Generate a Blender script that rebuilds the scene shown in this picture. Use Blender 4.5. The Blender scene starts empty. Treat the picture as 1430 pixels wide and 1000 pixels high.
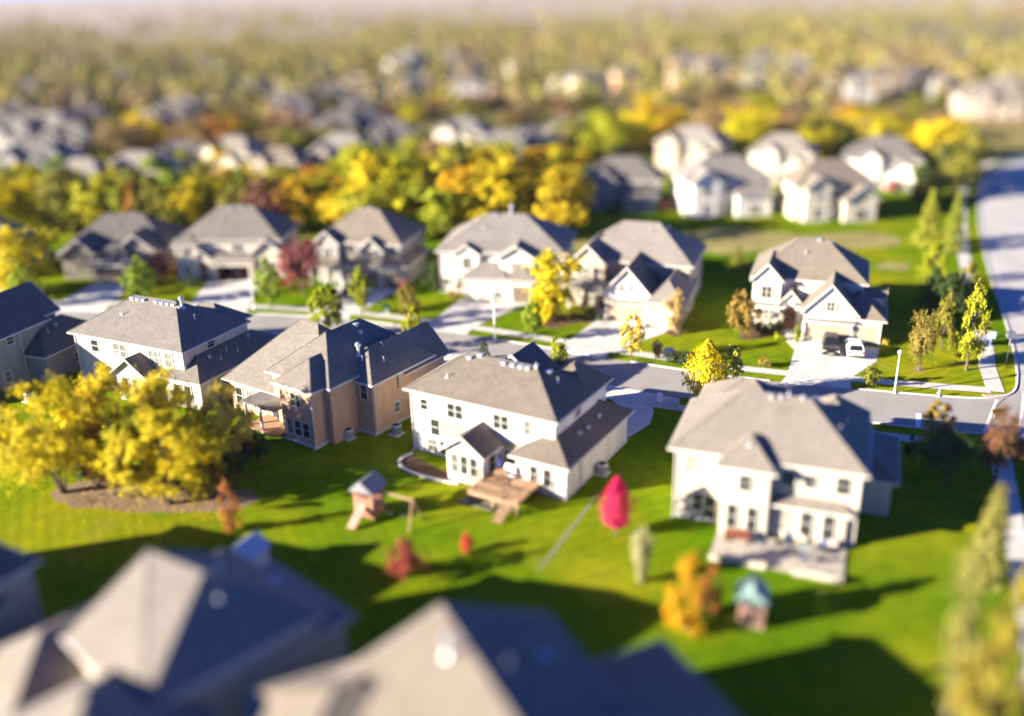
import bpy, math, random
import numpy as np
from mathutils import Vector
R_ = math.radians
SC = bpy.context.scene
COL = SC.collection
# ------------------------------------------------------------------ camera calibration (world: metres, camera above the origin)
H, F = 40.0, 1331.0
PIT, ROLL = R_(21.7), R_(1.3)
_f = np.array([0, math.cos(PIT), -math.sin(PIT)]); _r0 = np.array([1., 0, 0]); _d0 = np.array([0, -math.sin(PIT), -math.cos(PIT)])
_r = math.cos(ROLL)*_r0 + math.sin(ROLL)*_d0
_d = -math.sin(ROLL)*_r0 + math.cos(ROLL)*_d0
def U(px, py, z=0.0):
    v = _f + (px-715)/F*_r + (py-500)/F*_d
    t = (z-H)/v[2]
    return (float(v[0]*t), float(v[1]*t), z)
def Pj(x, y, z):
    p = np.array([x, y, z-H]); w = p @ _f
    return 715+F*(p @ _r)/w, 500+F*(p @ _d)/w, w
def g2(px, py): return U(px, py)[:2]
def height_for(x, y, ytop):
    lo, hi = 0.0, 39.0
    for _ in range(40):
        m = (lo+hi)/2
        if Pj(x, y, m)[1] > ytop: lo = m
        else: hi = m
    return lo

# ------------------------------------------------------------------ materials
MATS = {}
def nodes(name):
    m = bpy.data.materials.new(name); m.use_nodes = True
    nt = m.node_tree; b = nt.nodes['Principled BSDF']
    MATS[name] = m
    return m, nt, b
def N(nt, t, **kw):
    n = nt.nodes.new(t)
    for k, v in kw.items():
        if k.startswith('i_'): n.inputs[k[2:].replace('_', ' ')].default_value = v
        else: setattr(n, k, v)
    return n
def L(nt, a, b): nt.links.new(a, b)
def ramp(nt, fac, stops):
    r = N(nt, 'ShaderNodeValToRGB')
    e = r.color_ramp.elements
    while len(e) < len(stops): e.new(0.5)
    for k, (p, c) in enumerate(stops):
        e[k].position = p; e[k].color = (c[0], c[1], c[2], 1)
    if fac is not None: L(nt, fac, r.inputs[0])
    return r
def noise(nt, co, scale, detail=3, rough=.55):
    n = N(nt, 'ShaderNodeTexNoise'); n.inputs['Scale'].default_value = scale
    n.inputs['Detail'].default_value = detail; n.inputs['Roughness'].default_value = rough
    if co is not None: L(nt, co, n.inputs['Vector'])
    return n
def mixc(nt, mode, fac, a, b):
    m = N(nt, 'ShaderNodeMix', data_type='RGBA', blend_type=mode)
    for sock, v in ((m.inputs['Factor'], fac), (m.inputs[6], a), (m.inputs[7], b)):
        if hasattr(v, 'links'): L(nt, v, sock)
        elif isinstance(v, (tuple, list)): sock.default_value = (v[0], v[1], v[2], 1)
        else: sock.default_value = v
    return m.outputs[2]
def bump(nt, b, h, strength=.3, dist=.02):
    n = N(nt, 'ShaderNodeBump'); n.inputs['Strength'].default_value = strength; n.inputs['Distance'].default_value = dist
    L(nt, h, n.inputs['Height']); L(nt, n.outputs[0], b.inputs['Normal'])
def plain(name, c, rough=.6, metal=0.0, var=.12, scale=3.0, spec=.5):
    m, nt, b = nodes(name)
    tc = N(nt, 'ShaderNodeTexCoord')
    n = noise(nt, tc.outputs['Object'], scale)
    k = ramp(nt, n.outputs['Fac'], [(.25, tuple(v*(1-var) for v in c)), (.75, tuple(min(1, v*(1+var)) for v in c))])
    L(nt, k.outputs[0], b.inputs['Base Color'])
    b.inputs['Roughness'].default_value = rough; b.inputs['Metallic'].default_value = metal
    b.inputs['Specular IOR Level'].default_value = spec
    return m
def shingle(name, c):
    m, nt, b = nodes(name)
    tc = N(nt, 'ShaderNodeTexCoord'); ob = tc.outputs['Object']
    big = noise(nt, ob, .35, 6, .65)
    k1 = ramp(nt, big.outputs['Fac'], [(.3, tuple(v*.86 for v in c)), (.7, tuple(v*1.1 for v in c))])
    # shingle tabs: cells stretched along the courses, one course each 0.3 m of slope
    mp = N(nt, 'ShaderNodeMapping'); mp.inputs['Scale'].default_value = (1.6, 1.6, 5.5); L(nt, ob, mp.inputs[0])
    vo = N(nt, 'ShaderNodeTexVoronoi'); vo.inputs['Scale'].default_value = 1.6; L(nt, mp.outputs[0], vo.inputs['Vector'])
    k2 = ramp(nt, vo.outputs['Color'], [(0, (.78, .78, .78)), (1, (1.17, 1.16, 1.14))])
    c1 = mixc(nt, 'MULTIPLY', .8, k1.outputs[0], k2.outputs[0])
    wv = N(nt, 'ShaderNodeTexWave', wave_type='BANDS', bands_direction='Z'); wv.inputs['Scale'].default_value = 1.9
    wv.inputs['Distortion'].default_value = .6; L(nt, ob, wv.inputs['Vector'])
    k3 = ramp(nt, wv.outputs['Fac'], [(0, (.86, .86, .86)), (.4, (1, 1, 1))])
    c2 = mixc(nt, 'MULTIPLY', .6, c1, k3.outputs[0])
    oi = N(nt, 'ShaderNodeObjectInfo'); hs = N(nt, 'ShaderNodeHueSaturation'); L(nt, c2, hs.inputs['Color'])
    for k, lo, hi in (('Saturation', .6, 1.5), ('Value', 1.1, .88)):
        mr = N(nt, 'ShaderNodeMapRange'); L(nt, oi.outputs['Random'], mr.inputs[0]); mr.inputs[3].default_value = lo; mr.inputs[4].default_value = hi; L(nt, mr.outputs[0], hs.inputs[k])
    L(nt, hs.outputs[0], b.inputs['Base Color']); b.inputs['Roughness'].default_value = .9; b.inputs['Specular IOR Level'].default_value = .2
    fine = noise(nt, ob, 14, 2)
    bump(nt, b, fine.outputs['Fac'], .5, .03)
    return m
def siding(name, c, lap=True):
    m, nt, b = nodes(name)
    tc = N(nt, 'ShaderNodeTexCoord'); ob = tc.outputs['Object']
    smp = N(nt, 'ShaderNodeMapping'); smp.inputs['Scale'].default_value = (1.6, 1.6, .35); L(nt, ob, smp.inputs[0])
    n = noise(nt, smp.outputs[0], .8, 5, .6)
    k = ramp(nt, n.outputs['Fac'], [(.3, tuple(v*.84 for v in c)), (.6, tuple(min(.92, v*1.05) for v in c))])
    cc = k.outputs[0]
    if lap:
        wv = N(nt, 'ShaderNodeTexWave', wave_type='BANDS', bands_direction='Z', wave_profile='SAW'); wv.inputs['Scale'].default_value = 1.6
        L(nt, ob, wv.inputs['Vector'])
        kk = ramp(nt, wv.outputs['Fac'], [(0, (.82, .82, .82)), (.2, (1, 1, 1))])
        cc = mixc(nt, 'MULTIPLY', .55, cc, kk.outputs[0])
        bump(nt, b, wv.outputs['Fac'], .3, .02)
    else:
        f2 = noise(nt, ob, 9, 3); bump(nt, b, f2.outputs['Fac'], .4, .02)
    L(nt, cc, b.inputs['Base Color']); b.inputs['Roughness'].default_value = .75; b.inputs['Specular IOR Level'].default_value = .3
    return m
def stone(name, cs):
    m, nt, b = nodes(name)
    tc = N(nt, 'ShaderNodeTexCoord')
    mp = N(nt, 'ShaderNodeMapping'); mp.inputs['Scale'].default_value = (2.2, 2.2, 4.5); L(nt, tc.outputs['Object'], mp.inputs[0])
    vo = N(nt, 'ShaderNodeTexVoronoi'); vo.inputs['Scale'].default_value = 1.2; L(nt, mp.outputs[0], vo.inputs['Vector'])
    k = ramp(nt, vo.outputs['Color'], [(0, cs[0]), (.5, cs[1]), (1, cs[2])])
    ed = N(nt, 'ShaderNodeTexVoronoi', feature='DISTANCE_TO_EDGE'); ed.inputs['Scale'].default_value = 1.2; L(nt, mp.outputs[0], ed.inputs['Vector'])
    ke = ramp(nt, ed.outputs['Distance'], [(0, (.55, .55, .55)), (.08, (1, 1, 1))])
    L(nt, mixc(nt, 'MULTIPLY', 1, k.outputs[0], ke.outputs[0]), b.inputs['Base Color']); b.inputs['Roughness'].default_value = .9
    bump(nt, b, ed.outputs['Distance'], .5, .04)
    return m
def pavement(name, c, joints=0.0, crack=True, stain=.25):
    m, nt, b = nodes(name)
    tc = N(nt, 'ShaderNodeTexCoord'); ob = tc.outputs['Object']
    n = noise(nt, ob, .25, 6, .6)
    k = ramp(nt, n.outputs['Fac'], [(.28, tuple(v*(1-stain) for v in c)), (.5, c), (.75, tuple(v*(1+stain*.5) for v in c))])
    cc = k.outputs[0]
    f = noise(nt, ob, 22, 2); kf = ramp(nt, f.outputs['Fac'], [(.3, (.86, .86, .86)), (.7, (1.12, 1.12, 1.12))])
    cc = mixc(nt, 'MULTIPLY', .7, cc, kf.outputs[0])
    if joints:
        br = N(nt, 'ShaderNodeTexBrick', offset=0.0); br.inputs['Scale'].default_value = 1
        br.inputs['Brick Width'].default_value = joints; br.inputs['Row Height'].default_value = joints
        br.inputs['Mortar Size'].default_value = .05; br.inputs['Mortar Smooth'].default_value = .3
        br.inputs['Color1'].default_value = (1, 1, 1, 1); br.inputs['Color2'].default_value = (.93, .93, .93, 1); br.inputs['Mortar'].default_value = (.62, .6, .58, 1)
        L(nt, ob, br.inputs['Vector'])
        cc = mixc(nt, 'MULTIPLY', .8, cc, br.outputs['Color'])
    if crack:
        wn = noise(nt, ob, .8, 3)
        mx = mixc(nt, 'LINEAR_LIGHT', .25, ob, wn.outputs['Color'])
        vo = N(nt, 'ShaderNodeTexVoronoi', feature='DISTANCE_TO_EDGE'); vo.inputs['Scale'].default_value = .16; L(nt, mx, vo.inputs['Vector'])
        kc = ramp(nt, vo.outputs['Distance'], [(0, (.55, .55, .55)), (.008, (1, 1, 1))])
        cc = mixc(nt, 'MULTIPLY', .6, cc, kc.outputs[0])
    L(nt, cc, b.inputs['Base Color']); b.inputs['Roughness'].default_value = .85; b.inputs['Specular IOR Level'].default_value = .25
    bump(nt, b, f.outputs['Fac'], .3, .02)
    return m
def leafmat(name, c, c2=None, trans=.3):
    """leaves: each leaf its own tone between c2 and c, each plant a shift of its own"""
    m, nt, b = nodes(name)
    c2 = c2 or tuple(v*.6 for v in c)
    ge = N(nt, 'ShaderNodeNewGeometry'); oi = N(nt, 'ShaderNodeObjectInfo'); tc = N(nt, 'ShaderNodeTexCoord')
    cl = noise(nt, tc.outputs['Object'], 5.0, 2)
    add = N(nt, 'ShaderNodeMath', operation='MULTIPLY_ADD'); L(nt, ge.outputs['Random Per Island'], add.inputs[0]); add.inputs[1].default_value = .5
    ms = N(nt, 'ShaderNodeMath', operation='MULTIPLY_ADD'); L(nt, cl.outputs['Fac'], ms.inputs[0]); ms.inputs[1].default_value = .9; ms.inputs[2].default_value = -.2
    L(nt, ms.outputs[0], add.inputs[2])
    k = ramp(nt, add.outputs[0], [(.1, c2), (.75, c), (1, tuple(min(1, v*1.25) for v in c))])
    hs = N(nt, 'ShaderNodeHueSaturation'); L(nt, k.outputs[0], hs.inputs['Color'])
    mr = N(nt, 'ShaderNodeMapRange'); L(nt, oi.outputs['Random'], mr.inputs[0]); mr.inputs[3].default_value = .485; mr.inputs[4].default_value = .515
    L(nt, mr.outputs[0], hs.inputs['Hue'])
    mv = N(nt, 'ShaderNodeMapRange'); L(nt, oi.outputs['Random'], mv.inputs[0]); mv.inputs[3].default_value = 1.12; mv.inputs[4].default_value = .85
    L(nt, mv.outputs[0], hs.inputs['Value'])
    L(nt, hs.outputs[0], b.inputs['Base Color']); b.inputs['Roughness'].default_value = .65; b.inputs['Specular IOR Level'].default_value = .2
    tr = N(nt, 'ShaderNodeBsdfTranslucent'); L(nt, hs.outputs[0], tr.inputs[0])
    mx = N(nt, 'ShaderNodeMixShader'); mx.inputs[0].default_value = trans
    L(nt, b.outputs[0], mx.inputs[1]); L(nt, tr.outputs[0], mx.inputs[2])
    L(nt, mx.outputs[0], nt.nodes['Material Output'].inputs['Surface'])
    return m
def glassmat(name):
    m, nt, b = nodes(name)
    oi = N(nt, 'ShaderNodeObjectInfo')
    k = ramp(nt, oi.outputs['Random'], [(0, (.015, .02, .024)), (.55, (.03, .035, .035)), (.62, (.16, .155, .14)), (1, (.26, .25, .22))])
    L(nt, k.outputs[0], b.inputs['Base Color']); b.inputs['Roughness'].default_value = .06; b.inputs['Specular IOR Level'].default_value = .7
    return m
def grassmat():
    m, nt, b = nodes('grass')
    tc = N(nt, 'ShaderNodeTexCoord'); ob = tc.outputs['Object']
    n1 = noise(nt, ob, .05, 5, .6)
    lawn = ramp(nt, n1.outputs['Fac'], [(.32, (.085, .16, .003)), (.48, (.125, .195, .004)), (.66, (.26, .255, .01))])
    n2 = noise(nt, ob, .7, 4); k2 = ramp(nt, n2.outputs['Fac'], [(.3, (.72, .74, .7)), (.7, (1.2, 1.16, 1.1))])
    cc = mixc(nt, 'MULTIPLY', .8, lawn.outputs[0], k2.outputs[0])
    # mowing stripes, each 1.1 m wide
    mp = N(nt, 'ShaderNodeMapping'); mp.inputs['Rotation'].default_value = (0, 0, R_(62)); L(nt, ob, mp.inputs[0])
    wv = N(nt, 'ShaderNodeTexWave', wave_type='BANDS', bands_direction='X'); wv.inputs['Scale'].default_value = .26
    wv.inputs['Distortion'].default_value = 1.2; wv.inputs['Detail'].default_value = 1; wv.inputs['Detail Scale'].default_value = .15; L(nt, mp.outputs[0], wv.inputs['Vector'])
    lot = N(nt, 'ShaderNodeTexVoronoi'); lot.inputs['Scale'].default_value = .045; L(nt, mp.outputs[0], lot.inputs['Vector'])
    mp2 = N(nt, 'ShaderNodeMapping'); mp2.inputs['Rotation'].default_value = (0, 0, R_(-24)); L(nt, ob, mp2.inputs[0])
    wv2 = N(nt, 'ShaderNodeTexWave', wave_type='BANDS', bands_direction='X'); wv2.inputs['Scale'].default_value = .3
    wv2.inputs['Distortion'].default_value = 1.6; wv2.inputs['Detail Scale'].default_value = .12; L(nt, mp2.outputs[0], wv2.inputs['Vector'])
    ls = N(nt, 'ShaderNodeSeparateColor'); L(nt, lot.outputs['Color'], ls.inputs[0])
    pick = N(nt, 'ShaderNodeMath', operation='GREATER_THAN'); L(nt, ls.outputs[0], pick.inputs[0]); pick.inputs[1].default_value = .5
    wm = N(nt, 'ShaderNodeMix', data_type='FLOAT'); L(nt, pick.outputs[0], wm.inputs[0]); L(nt, wv.outputs['Fac'], wm.inputs[2]); L(nt, wv2.outputs['Fac'], wm.inputs[3])
    kw = ramp(nt, wm.outputs[0], [(.3, (.84, .87, .84)), (.7, (1.1, 1.08, 1.08))])
    amt = N(nt, 'ShaderNodeMath', operation='MULTIPLY'); L(nt, ls.outputs[1], amt.inputs[0]); amt.inputs[1].default_value = .9
    cc = mixc(nt, 'MULTIPLY', amt.outputs[0], cc, kw.outputs[0])
    kl = ramp(nt, lot.outputs['Color'], [(.1, (.68, .86, .75)), (.5, (1, 1, 1)), (.9, (1.3, 1.14, 1.1))])
    cc = mixc(nt, 'MULTIPLY', .8, cc, kl.outputs[0])
    nf = noise(nt, ob, 6, 3, .7); kf = ramp(nt, nf.outputs['Fac'], [(.3, (.7, .72, .7)), (.7, (1.25, 1.22, 1.2))])
    cc = mixc(nt, 'MULTIPLY', .6, cc, kf.outputs[0])
    # worn straw-coloured patches
    n3 = noise(nt, ob, .13, 4, .65); k3 = ramp(nt, n3.outputs['Fac'], [(.6, (0, 0, 0)), (.74, (1, 1, 1))])
    sep = N(nt, 'ShaderNodeSeparateColor'); L(nt, k3.outputs[0], sep.inputs[0])
    hf = N(nt, 'ShaderNodeMath', operation='MULTIPLY'); L(nt, sep.outputs[0], hf.inputs[0]); hf.inputs[1].default_value = .4
    cc = mixc(nt, 'MIX', hf.outputs[0], cc, (.22, .19, .045))
    # open country beyond the houses: fields of stubble, bare soil and pasture
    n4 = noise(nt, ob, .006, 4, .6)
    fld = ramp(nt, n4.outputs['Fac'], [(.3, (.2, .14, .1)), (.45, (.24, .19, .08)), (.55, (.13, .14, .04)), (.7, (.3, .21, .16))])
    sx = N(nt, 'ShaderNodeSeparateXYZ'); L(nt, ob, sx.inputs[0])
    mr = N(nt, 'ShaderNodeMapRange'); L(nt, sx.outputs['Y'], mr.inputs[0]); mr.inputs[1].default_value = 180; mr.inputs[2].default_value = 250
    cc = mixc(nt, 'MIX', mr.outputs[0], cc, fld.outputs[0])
    far = N(nt, 'ShaderNodeMapRange'); L(nt, sx.outputs['Y'], far.inputs[0]); far.inputs[1].default_value = 500; far.inputs[2].default_value = 1100  # farthest ground pales with distance: haze painted into its colour
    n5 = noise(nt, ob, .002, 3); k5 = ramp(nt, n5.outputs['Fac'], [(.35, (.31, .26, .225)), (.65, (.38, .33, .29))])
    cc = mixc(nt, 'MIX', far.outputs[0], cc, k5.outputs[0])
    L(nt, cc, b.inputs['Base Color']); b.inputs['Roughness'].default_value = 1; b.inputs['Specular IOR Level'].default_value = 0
    bump(nt, b, nf.outputs['Fac'], .7, .08)
    return m

M = {}
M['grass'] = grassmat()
M['roof'] = shingle('brown_grey_shingle', (.17, .153, .137))
M['roof_light'] = shingle('tan_shingle', (.2, .177, .154))
M['roof_grey'] = shingle('grey_shingle', (.14, .132, .128))
M['white'] = siding('white_siding', (.72, .68, .62))
M['cream'] = siding('cream_siding', (.55, .49, .4))
M['beige'] = siding('beige_siding', (.42, .35, .28))
M['dcream'] = siding('grey_cream_siding', (.47, .42, .35))
M['tan'] = siding('tan_stucco', (.5, .325, .2), False)
M['peach'] = siding('peach_siding', (.46, .34, .25))
M['grey'] = siding('grey_siding', (.3, .29, .28))
M['taupe'] = siding('taupe_siding', (.27, .235, .2))
M['stone'] = stone('stone_veneer', [(.3, .26, .21), (.46, .4, .32), (.55, .49, .41)])
M['darkstone'] = stone('brown_stone_veneer', [(.16, .12, .1), (.25, .2, .16), (.34, .28, .22)])
M['trim'] = plain('cream_trim', (.62, .58, .52), .5, var=.04)
M['trimtan'] = plain('tan_trim', (.4, .34, .27), .5, var=.04)
M['glass'] = glassmat('window_glass')
M['gdoor'] = plain('beige_garage_door', (.36, .29, .22), .5, var=.04)
M['gdoorw'] = plain('white_garage_door', (.68, .63, .56), .5, var=.04)
M['gdoord'] = plain('brown_garage_door', (.19, .15, .11), .5, var=.05)
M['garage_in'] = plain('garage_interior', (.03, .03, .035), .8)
M['doorwood'] = plain('red_brown_wood_door', (.16, .055, .03), .4)
M['shutter'] = plain('taupe_shutter', (.3, .26, .21), .6)
M['metal'] = plain('pale_galvanised_metal', (.62, .63, .64), .35, .6, .05)
M['white_paint'] = plain('white_paint', (.8, .79, .77), .45, 0, .03)
M['concrete'] = pavement('drive_concrete', (.6, .57, .53), 3.0, False, .14)
M['patio'] = pavement('patio_concrete', (.44, .39, .33), 1.2, False, .2)
M['walk'] = pavement('walk_concrete', (.56, .53, .49), 1.5, False, .12)
M['kerb'] = pavement('kerb_concrete', (.55, .53, .5), 0, False, .12)
M['asphalt'] = pavement('weathered_asphalt', (.3, .28, .265), 0, True, .16)
M['avenue'] = pavement('avenue_concrete', (.44, .425, .405), 4.5, True, .14)
M['ramp'] = pavement('pink_ramp_concrete', (.42, .3, .27), 0, False, .1)
M['mulch'] = plain('mulch', (.095, .06, .04), .95, 0, .45, 4.0, .1)
M['soil'] = plain('dry_soil', (.2, .145, .1), .95, 0, .3, 1.2, .1)
M['straw'] = plain('dry_grass', (.245, .215, .075), .95, 0, .4, .3, .1)
M['gravel'] = plain('pale_gravel', (.19, .19, .12), .95, 0, .3, 6, .1)
M['paint_line'] = plain('road_paint', (.7, .72, .74), .6, 0, .15)
M['bark'] = plain('brown_bark', (.13, .095, .07), .9, 0, .3, 8, .2)
M['barkpale'] = plain('pale_bark', (.3, .26, .22), .9, 0, .25, 8, .2)
M['deckwood'] = plain('deck_wood', (.36, .22, .13), .7, 0, .25, 5)
M['playwood'] = plain('red_play_wood', (.42, .2, .14), .7, 0, .2, 5)
M['playroof'] = plain('blue_grey_canopy', (.2, .2, .23), .7)
M['teal'] = plain('teal_canvas', (.22, .34, .31), .6)
M['pinkply'] = plain('pink_panel', (.42, .25, .2), .6)
M['blue'] = plain('blue_fabric', (.03, .05, .28), .7)
M['cushion'] = plain('navy_cushion', (.05, .07, .14), .8)
M['iron'] = plain('dark_iron', (.04, .04, .045), .45, .5)
M['tyre'] = plain('tyre_rubber', (.02, .02, .02), .85)
M['rim'] = plain('alloy_rim', (.5, .5, .52), .3, .9, .03)
M['carblack'] = plain('black_car_paint', (.018, .02, .022), .18, .1, .03)
M['carwhite'] = plain('white_car_paint', (.78, .78, .79), .2, 0, .02)
M['carblue'] = plain('dark_blue_car_paint', (.03, .05, .1), .2, .1, .03)
M['carglass'] = plain('car_glass', (.012, .015, .018), .05, 0, .02, spec=.9)
M['headlight'] = plain('headlight_lens', (.75, .76, .78), .1, .2, .02)
M['taillight'] = plain('red_lamp_lens', (.4, .015, .012), .2, 0, .05)
M['plastic'] = plain('black_plastic', (.03, .03, .03), .6)
M['yellow'] = plain('yellow_sign_paint', (.8, .56, .02), .4, 0, .03)
M['greenbox'] = plain('green_utility_paint', (.12, .22, .13), .5)
M['bluebox'] = plain('pale_blue_utility_paint', (.35, .42, .5), .5)
M['signblue'] = plain('pale_blue_sign', (.3, .48, .72), .4, 0, .04)
M['shedwall'] = plain('pale_shed_wall', (.55, .55, .6), .6)
# leaves
M['L_yellow'] = leafmat('yellow_leaves', (.82, .64, .012), (.42, .37, .015))
M['L_gold'] = leafmat('gold_leaves', (.7,.46,.012), (.42,.25,.012))
M['L_lemon'] = leafmat('lemon_leaves', (.8,.66,.1), (.5,.42,.05))
M['L_ygreen'] = leafmat('yellow_green_leaves', (.46,.47,.02), (.2,.23,.012))
M['L_green'] = leafmat('green_leaves', (.32, .43, .03), (.14, .21, .02))
M['L_olive'] = leafmat('olive_leaves', (.32,.3,.035), (.14,.14,.02))
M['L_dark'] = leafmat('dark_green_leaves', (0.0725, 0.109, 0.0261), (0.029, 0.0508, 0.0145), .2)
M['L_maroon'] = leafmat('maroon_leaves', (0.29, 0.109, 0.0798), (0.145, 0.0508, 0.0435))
M['L_red'] = leafmat('red_leaves', (0.725, 0.116, 0.058), (0.406, 0.058, 0.0435))
M['L_magenta'] = leafmat('magenta_leaves', (.7,.022,.12), (.38,.012,.06))
M['L_orange'] = leafmat('orange_brown_leaves', (0.58, 0.246, 0.0508), (0.29, 0.116, 0.029))
M['L_rust'] = leafmat('red_green_leaves', (.46,.3,.07), (.2,.19,.03))
M['L_peach'] = leafmat('peach_leaves', (0.725, 0.478, 0.203), (0.464, 0.29, 0.102))
M['L_pale'] = leafmat('pale_plumes', (.46,.42,.22), (.26,.26,.1))
M['L_conif'] = leafmat('lime_needles', (.42,.42,.04), (.15,.17,.015), .2)
M['L_dullred'] = leafmat('dull_red_leaves', (.42, .09, .06), (.2, .045, .03))
M['L_redrust'] = leafmat('rusty_red_leaves', (.26,.12,.06), (.1,.07,.025))
M['L_dullconif'] = leafmat('dull_olive_needles', (.3, .29, .06), (.12, .13, .03), .2)
M['L_dullgold'] = leafmat('dull_gold_leaves', (.45, .34, .04), (.2, .16, .03))
M['L_lemongold'] = leafmat('lemon_gold_leaves', (.84,.68,.012), (.34,.32,.02))
M['L_tanbrown'] = leafmat('tan_brown_leaves', (0.435, 0.29, 0.131), (0.232, 0.16, 0.0725))

# ------------------------------------------------------------------ mesh builder
class MB:
    def __init__(s): s.v = []; s.f = []
    def add(s, vs, fs):
        o = len(s.v); s.v += [tuple(map(float, p)) for p in vs]; s.f += [tuple(i+o for i in f) for f in fs]
        return s
    def box(s, x0, x1, y0, y1, z0, z1):
        return s.add([(x0,y0,z0),(x1,y0,z0),(x1,y1,z0),(x0,y1,z0),(x0,y0,z1),(x1,y0,z1),(x1,y1,z1),(x0,y1,z1)],
              [(0,3,2,1),(4,5,6,7),(0,1,5,4),(1,2,6,5),(2,3,7,6),(3,0,4,7)])
    def prism(s, pts, z0, z1):
        n = len(pts)
        a = sum(pts[i][0]*pts[(i+1)%n][1]-pts[(i+1)%n][0]*pts[i][1] for i in range(n))
        if a < 0: pts = pts[::-1]
        return s.add([(p[0],p[1],z0) for p in pts]+[(p[0],p[1],z1) for p in pts],
              [tuple(range(n-1,-1,-1)), tuple(range(n,2*n))]+[(i,(i+1)%n,n+(i+1)%n,n+i) for i in range(n)])
    def tube(s, p0, p1, r0, r1=None, n=7, cap=True):
        r1 = r0 if r1 is None else r1
        p0, p1 = Vector(p0), Vector(p1); d = (p1-p0).normalized()
        a = d.orthogonal().normalized(); b = d.cross(a)
        vs = []
        for p, r in ((p0, r0), (p1, r1)):
            for i in range(n):
                t = 2*math.pi*i/n; vs.append(p+a*math.cos(t)*r+b*math.sin(t)*r)
        fs = [(i,(i+1)%n,n+(i+1)%n,n+i) for i in range(n)]
        if cap: fs += [tuple(range(n-1,-1,-1)), tuple(range(n,2*n))]
        return s.add(vs, fs)
    def lathe(s, prof, n=16, c=(0,0,0)):
        vs = []; fs = []
        for r, z in prof:
            for i in range(n):
                t = 2*math.pi*i/n; vs.append((c[0]+r*math.cos(t), c[1]+r*math.sin(t), c[2]+z))
        for k in range(len(prof)-1):
            for i in range(n):
                fs.append((k*n+i, k*n+(i+1)%n, (k+1)*n+(i+1)%n, (k+1)*n+i))
        fs.append(tuple(range(n-1,-1,-1))); fs.append(tuple((len(prof)-1)*n+i for i in range(n)))
        return s.add(vs, fs)
    def mesh(s, name, mat=None):
        me = bpy.data.meshes.new(name); me.from_pydata(s.v, [], s.f); me.update()
        if mat: me.materials.append(mat)
        return me
    def build(s, name, mat, parent=None, loc=(0,0,0), rz=0.0):
        return put(name, s.mesh(name, mat), parent, loc, rz)
def put(name, me, parent=None, loc=(0,0,0), rz=0.0, mat=None):
    o = bpy.data.objects.new(name, me); COL.objects.link(o)
    o.parent = parent; o.location = loc; o.rotation_euler = (0,0,rz)
    if mat is not None:
        o.material_slots[0].link = 'OBJECT'; o.material_slots[0].material = mat
    return o
def empty(name, loc, rz=0.0): return put(name, None, None, loc, rz)
def tag(o, label, cat, group=None, kind=None):
    if label: o['label'] = label
    if cat: o['category'] = cat
    if group: o['group'] = group
    if kind: o['kind'] = kind
    return o
def struct(name, mb, mat, label=None, loc=(0,0,0), rz=0.0):
    o = mb.build(name, mat, None, loc, rz); o['kind'] = 'structure'
    if label: o['label'] = label; 
    o['category'] = name.split('_')[-1]
    return o

# ------------------------------------------------------------------ ground, streets, drives
g = MB()
gx = [-6000,-1500,-500,-200,-100,-50,0,50,100,200,500,1500,6000]; gy = [-60,0,40,80,120,160,220,320,500,900,1800,4000,7000]
g.add([(x,y,0) for y in gy for x in gx], [(j*13+i, j*13+i+1, (j+1)*13+i+1, (j+1)*13+i) for j in range(12) for i in range(12)])
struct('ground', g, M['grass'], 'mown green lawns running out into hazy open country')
def strip(left, right, z):
    m = MB(); n = len(left)
    m.add([(p[0],p[1],z) for p in left]+[(p[0],p[1],z) for p in right], [(n+i, n+i+1, i+1, i) for i in range(n-1)])
    return m
def offset(pl, d):
    out = []
    for i, p in enumerate(pl):
        a = pl[max(0,i-1)]; b = pl[min(len(pl)-1,i+1)]
        t = Vector((b[0]-a[0], b[1]-a[1])).normalized(); nrm = Vector((t.y, -t.x))
        out.append((p[0]+nrm.x*d, p[1]+nrm.y*d))
    return out
def smooth(pl, k=2):
    for _ in range(k):
        q = [pl[0]]
        for a, b in zip(pl[:-1], pl[1:]):
            q += [(a[0]*.75+b[0]*.25, a[1]*.75+b[1]*.25), (a[0]*.25+b[0]*.75, a[1]*.25+b[1]*.75)]
        pl = q+[pl[-1]]
    return pl
def clip(pl, x0, x1): return [p for p in pl if x0 <= p[0] <= x1]
def kerbstrip(name, pl, w=.22, h=.11, label=None):
    a, b = offset(pl, w/2), offset(pl, -w/2); n = len(pl)
    m = MB()
    vs = [(p[0],p[1],0) for p in a]+[(p[0],p[1],h) for p in a]+[(p[0],p[1],h) for p in b]+[(p[0],p[1],0) for p in b]
    fs = []
    for i in range(n-1):
        for k in range(3): fs.append((k*n+i, k*n+i+1, (k+1)*n+i+1, (k+1)*n+i))
    fs += [(0, n, 2*n, 3*n), (n-1, 4*n-1, 3*n-1, 2*n-1)]
    m.add(vs, fs)
    return struct(name, m, M['kerb'], label)
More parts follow.
